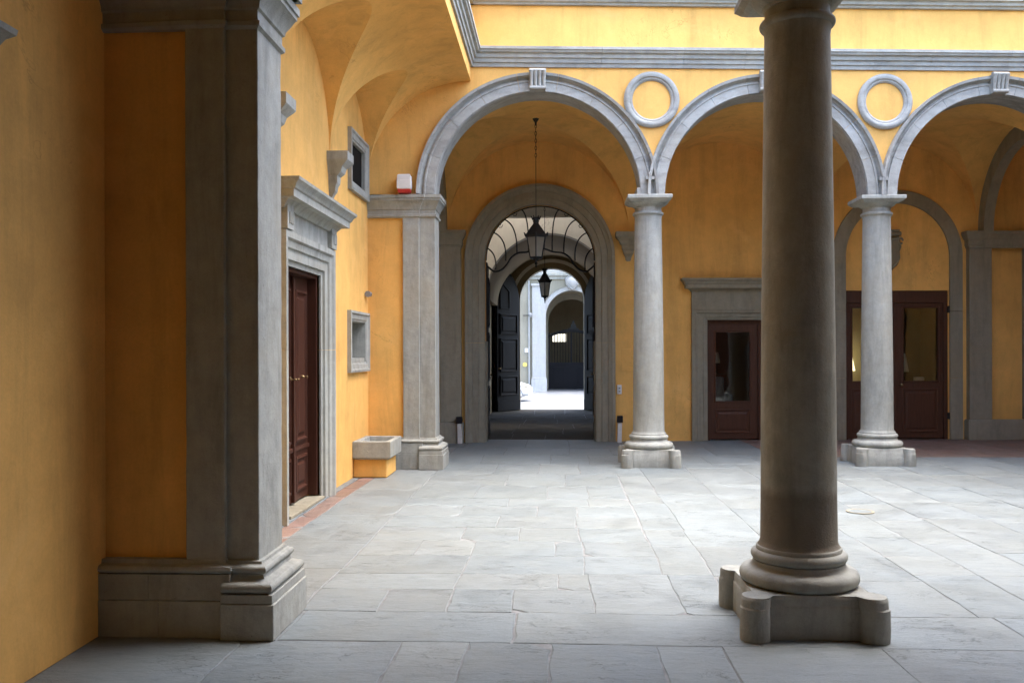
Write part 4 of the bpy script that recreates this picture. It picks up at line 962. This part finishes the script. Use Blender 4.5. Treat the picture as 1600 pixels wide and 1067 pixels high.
for lab, xx, lean in (('white guard post with black cap left of the carriage arch', -1.70, .03), ('white guard post with black cap right of the carriage arch', 1.10, -.02)):
    t = thing('guard_post', lab, 'post', BACK(xx, -.2, 0), 'guard posts beside the carriage arch')
    q = lambda h, z, o=0: [BACK(xx + sx * h + lean * (.45 - z), -.2 + sy * h, z) for sx, sy in ((-1, -1), (1, -1), (1, 1), (-1, 1))]
    MB().loft([q(.038, .003), q(.036, .35)]).build('shaft', WMARB, t, bevel=.004)
    MB().loft([q(.050, .352), q(.052, .36), q(.050, .46), q(.042, .47)]).build('cap', BLACKW, t, bevel=.004)
sw = thing('intercom', 'small grey intercom box on the ochre wall right of the carriage arch', 'intercom', BACK(1.1, 0, .85))
MB().mbox(BACK, 1.065, 1.145, -.035, .0, .84, 1.0).build('case', WHITE, sw, bevel=.005)
for z in (.875, .93): MB().mbox(BACK, 1.088, 1.122, -.042, -.034, z, z + .03).build('button', GREYP, sw, bevel=.003)
ap = tag(MB().mbox(BACK, 1.14, 1.46, -.008, .0, 1.24, 1.64).build('access_panel', OCHRE, bevel=.003), 'flush ochre access panel in the wall left of the middle column', 'panel')

dc = thing('drain_cover', 'round drain cover in the pale paving right of the foreground column', 'drain', (3.0, 9.05, 0))
MB().lathe([(.135, .002), (.135, .008), (.118, .009), (.112, .004), (.04, .004), (.02, .004)], 40, (3.0, 9.05, 0)).build('rim', BRASS if False else STONED, dc, smooth=40)
MB().lathe([(.108, .003), (.108, .0075), (.02, .0085)], 40, (3.0, 9.05, 0)).build('lid', FLAG, dc, smooth=40)

# ------------------------------------------------------------------ across the street
opp = thing('street_building', 'pale building across the street with a white pilaster and deep arched gateway', 'building', (0, 45.5, -.45))
OP = lambda x, d, z: (x, 45.5 + d, z)
AX, AR, AZ = .78, 1.33, 3.35
mb = MB(); strip_wall(mb, OP, -8, 9, -.5, 12, 0, 1.3, [('a', AX, AR, AZ, -.5)]); mb.build('wall', BEIGE, opp)
MB().arc(OP, AX, AZ, [(AR, -.03), (AR + .18, -.06), (AR + .22, -.10), (AR + .22, .0), (AR, .004)], 0, PI, 32).build('archivolt', STONEW, opp, smooth=35)
for x0, x1 in ((-1.24, -.56), (2.12, 2.8)):
    MB().mbox(OP, x0, x1, -.16, .004, .28, 4.9).build('pilaster', STONEW, opp, bevel=.01)
    MB().mbox(OP, x0 - .05, x1 + .05, -.22, .004, -.45, .20).build('pilaster_base', STONEW, opp, bevel=.01); MB().mbox(OP, x0 - .03, x1 + .03, -.19, .004, .20, .28).build('pilaster_base', STONEW, opp, bevel=.02)
    MB().mbox(OP, x0 - .05, x1 + .05, -.22, .004, 4.9, 5.02).build('pilaster_cap', STONEW, opp, bevel=.02)
MB().moulding([(-8, 45.499), (9, 45.499)], [(0, 5.25), (.12, 5.25), (.14, 5.35), (.3, 5.42), (.34, 5.55), (0, 5.6)]).build('cornice', STONE, opp, smooth=25)
MB().mbox(OP, -8, 9, -.02, .0, 5.62, 11.9).build('upper_wall', STONEW, opp)
cm_ = MB(); ct = [(-.32, .25), (-.36, .6), (-.2, .72), (0, .78), (.2, .72), (.36, .6), (.32, .25), (.18, .05), (0, -.05), (-.18, .05)]
S2 = lambda k, d: [OP(.78 + x * k, d, 4.72 + .35 + (z - .35) * k) for x, z in ct]
cm_.loft([S2(1, -.05), S2(1, -.22), S2(.85, -.30), S2(.75, -.26), S2(.5, -.34), S2(.1, -.36)]); cm_.build('cartouche', STONEW, opp, smooth=50)
# inner arch and vault of the gateway
mb = MB(); strip_wall(mb, lambda x, d, z: (x, 48.2 + d, z), -1.6, 3.2, -.5, 6, 0, .4, [('a', AX, 1.24, 3.15, -.5)]); mb.build('inner_arch', BEIGE, opp)
MB().box((-1.0, 46.8, -.5), (-.6, 52.5, 5)).build('gateway_wall', BEIGE, opp); MB().box((2.16, 46.8, -.5), (2.56, 52.5, 5)).build('gateway_wall', BEIGE, opp)
MB().arc(lambda x, d, z: (x, 46.8 + d, z), AX, 3.3, [(1.40, 0), (1.40, 5.7), (1.6, 5.7), (1.6, 0)], 0, PI, 28).build('gateway_vault', TAN, opp, smooth=40)
mb = MB(); strip_wall(mb, lambda x, d, z: (x, 52.5 + d, z), -3, 5, -.5, 6, 0, .3, [('r', -.25, .55, 2.15, 2.62)]); mb.build('gateway_end_wall', TAN, opp)
MB().tube([OP(-1.40, -.06, -.4), OP(-1.40, -.06, 5.2)], .05, 8).build('downpipe', STONEW, opp, smooth=50)
# dark gate with bars and crest
gt = thing('carriage_gate', 'dark barred gate with a crest inside the gateway across the street', 'gate', (AX, 48.4, -.45))
GY = lambda x, d, z: (x, 48.7 + d, z)
MB().mbox(GY, AX - 1.25, AX + 1.25, 0, .08, -.42, 1.0).build('lower_board', BLACKW, gt)
for q in (-.95, .35):
    MB().mbox(GY, AX + q, AX + q + .6, -.03, 0, -.2, .75).build('panel', BLACKW, gt, bevel=.02)
i = 0; xx = AX - 1.2
while xx < AX + 1.21:
    z1 = 2.55 + .25 * math.cos((xx - AX) / 1.25 * PI / 2); MB().tube([GY(xx, .04, 1.0), GY(xx, .04, z1)], .022, 6).build('bar', IRON, gt); xx += .15
for xx in (AX - 1.25, AX - .04, AX + 1.17): MB().mbox(GY, xx, xx + .09, -.01, .09, -.42, 2.6).build('stile', BLACKW, gt)
pts = [(AX - 1.25 + 2.5 * k / 20, 2.50 + .30 * math.cos((-1 + 2 * k / 20) * PI / 2)) for k in range(21)]
MB().prism(pts + [(x, z - .16) for x, z in pts[::-1]], lambda p, q, t: GY(p, t, q), 0, .09).build('top_rail', BLACKW, gt)
cp = [(-.50, 0), (-.46, .12), (-.34, .10), (-.22, .16), (-.27, .26), (-.20, .36), (-.10, .33), (-.12, .46), (-.06, .56), (0, .60), (.06, .56), (.12, .46), (.10, .33), (.20, .36), (.27, .26), (.22, .16), (.34, .10), (.46, .12), (.50, 0)]
MB().prism([(AX + .12 + x * .6, 2.76 + z * .85) for x, z in cp], lambda p, q, t: GY(p, t, q), .01, .07).build('crest', IRON, gt)
# wall plates
sg = tag(MB().prism([(-1.62 + .11 * math.cos(a), 0.93 + .11 * math.sin(a)) for a in [2 * PI * i / 24 for i in range(24)]], lambda p, q, t: OP(p, t, q), -.05, .0).build('round_sign', YSIGN), 'round yellow sign on the pale wall across the street', 'sign')
tag(MB().mbox(OP, -1.62, -1.36, -.05, 0, 1.55, 1.75).build('wall_plate', WHITE), 'white plate on the wall across the street above the yellow sign', 'sign')
lp = thing('bracket_lamp', 'small bracket lamp on the pale wall across the street', 'lamp', (-1.45, 45.4, 3.4))
MB().tube([OP(-1.7, -.05, 3.42), OP(-1.3, -.25, 3.42)], .02, 8).build('arm', IRON, lp); MB().lathe([(.05, 3.32), (.09, 3.44), (.06, 3.5), (.01, 3.56)], 12, OP(-1.32, -.26, 0)).build('head', GREYP, lp)

# white car parked beyond the gate (facing right)
car = thing('parked_car', 'white hatchback parked in the street beyond the gate', 'car', (-2.8, 36.6, -.45))
CS = .92; CX0, CY0, CZ_ = -1.0, 36.4, -.45       # front bumper, near side
CM = lambda l, wq, z: (CX0 - l * CS, CY0 + wq * CS, CZ_ + z * CS)
side = [(0.02, .30), (0.0, .45), (.03, .60), (.14, .72), (.5, .83), (.95, .93), (1.15, 1.02), (1.6, 1.35), (1.85, 1.45), (2.6, 1.48), (3.2, 1.42), (3.55, 1.20), (3.68, .95), (3.75, .6), (3.72, .32), (3.4, .22), (.35, .20)]
rings = []
for wq, ins in ((0, .10), (.05, .03), (.18, .0), (.82, 0), (1.42, 0), (1.55, .03), (1.6, .10)):
    rings.append([CM(l + (ins * 1.2 if l < .6 else -ins if l > 3.3 else 0) + (0 if l > .6 else .35 * abs(wq - .8) ** 2), wq + (.12 * max(0, z - .9) / .5 * (1 if wq < .8 else -1) if abs(wq - .8) > .5 else 0), z - (ins * .4 if z > 1.2 else 0)) for l, z in side])
MB().loft(rings).build('body', CARW, car, smooth=45)
for wl in (.78, 3.05):
    for ww in (.0, 1.42):
        t0 = .02 if ww == 0 else 1.4
        tw = MB(); tw.lathe([(.17, -.09), (.28, -.09), (.30, -.06), (.30, .06), (.28, .09), (.17, .09)], 32)
        tw.v = [CM(wl + a, t0 + .09 + c, .30 + b) for a, b, c in tw.v]; wo = tw.build('wheel', RUBBER, car, smooth=50)
        rm = MB(); rm.lathe([(.20, -.075), (.195, -.085), (.17, -.07), (.165, .05)], 32)
        for k in range(5):
            a = k * 2 * PI / 5; c_, s_ = math.cos(a), math.sin(a)
            rm.add([(c_ * r - s_ * h, s_ * r + c_ * h, -.075) for r, h in ((.02, -.035), (.175, -.028), (.175, .028), (.02, .035))], [(0, 1, 2, 3)])
        rm.v = [CM(wl + a, t0 + .09 + (c if ww == 0 else -c), .30 + b) for a, b, c in rm.v]; rm.build('rim', ALLOY, wo)
    arch_ = [CM(wl + .35 * math.cos(PI * k / 16), -.012, .30 + .35 * math.sin(PI * k / 16)) for k in range(17)]
    MB().tube(arch_, .025, 6).build('wheel_arch', GREYP, car, smooth=50)
MB().prism([(1.25, 1.03), (1.68, 1.34), (2.35, 1.37), (2.35, 1.0)], lambda p, q, t: CM(p, t + .10 * (q - .9) / .5, q), -.008, .02).build('window', BLACK, car)
MB().prism([(2.42, 1.0), (2.42, 1.37), (3.0, 1.35), (3.35, 1.12), (3.3, 1.0)], lambda p, q, t: CM(p, t + .10 * (q - .9) / .5, q), -.008, .02).build('window', BLACK, car)
MB().prism([(.12, .60), (.10, .68), (.35, .76), (.42, .70)], lambda p, q, t: CM(p + .1, t, q), -.006, .05).build('headlight', GLASSL, car)
MB().prism([(.06, .28), (.05, .36), (.30, .36), (.34, .28)], lambda p, q, t: CM(p + .12, t, q), -.01, .05).build('bumper_trim', GREYP, car)
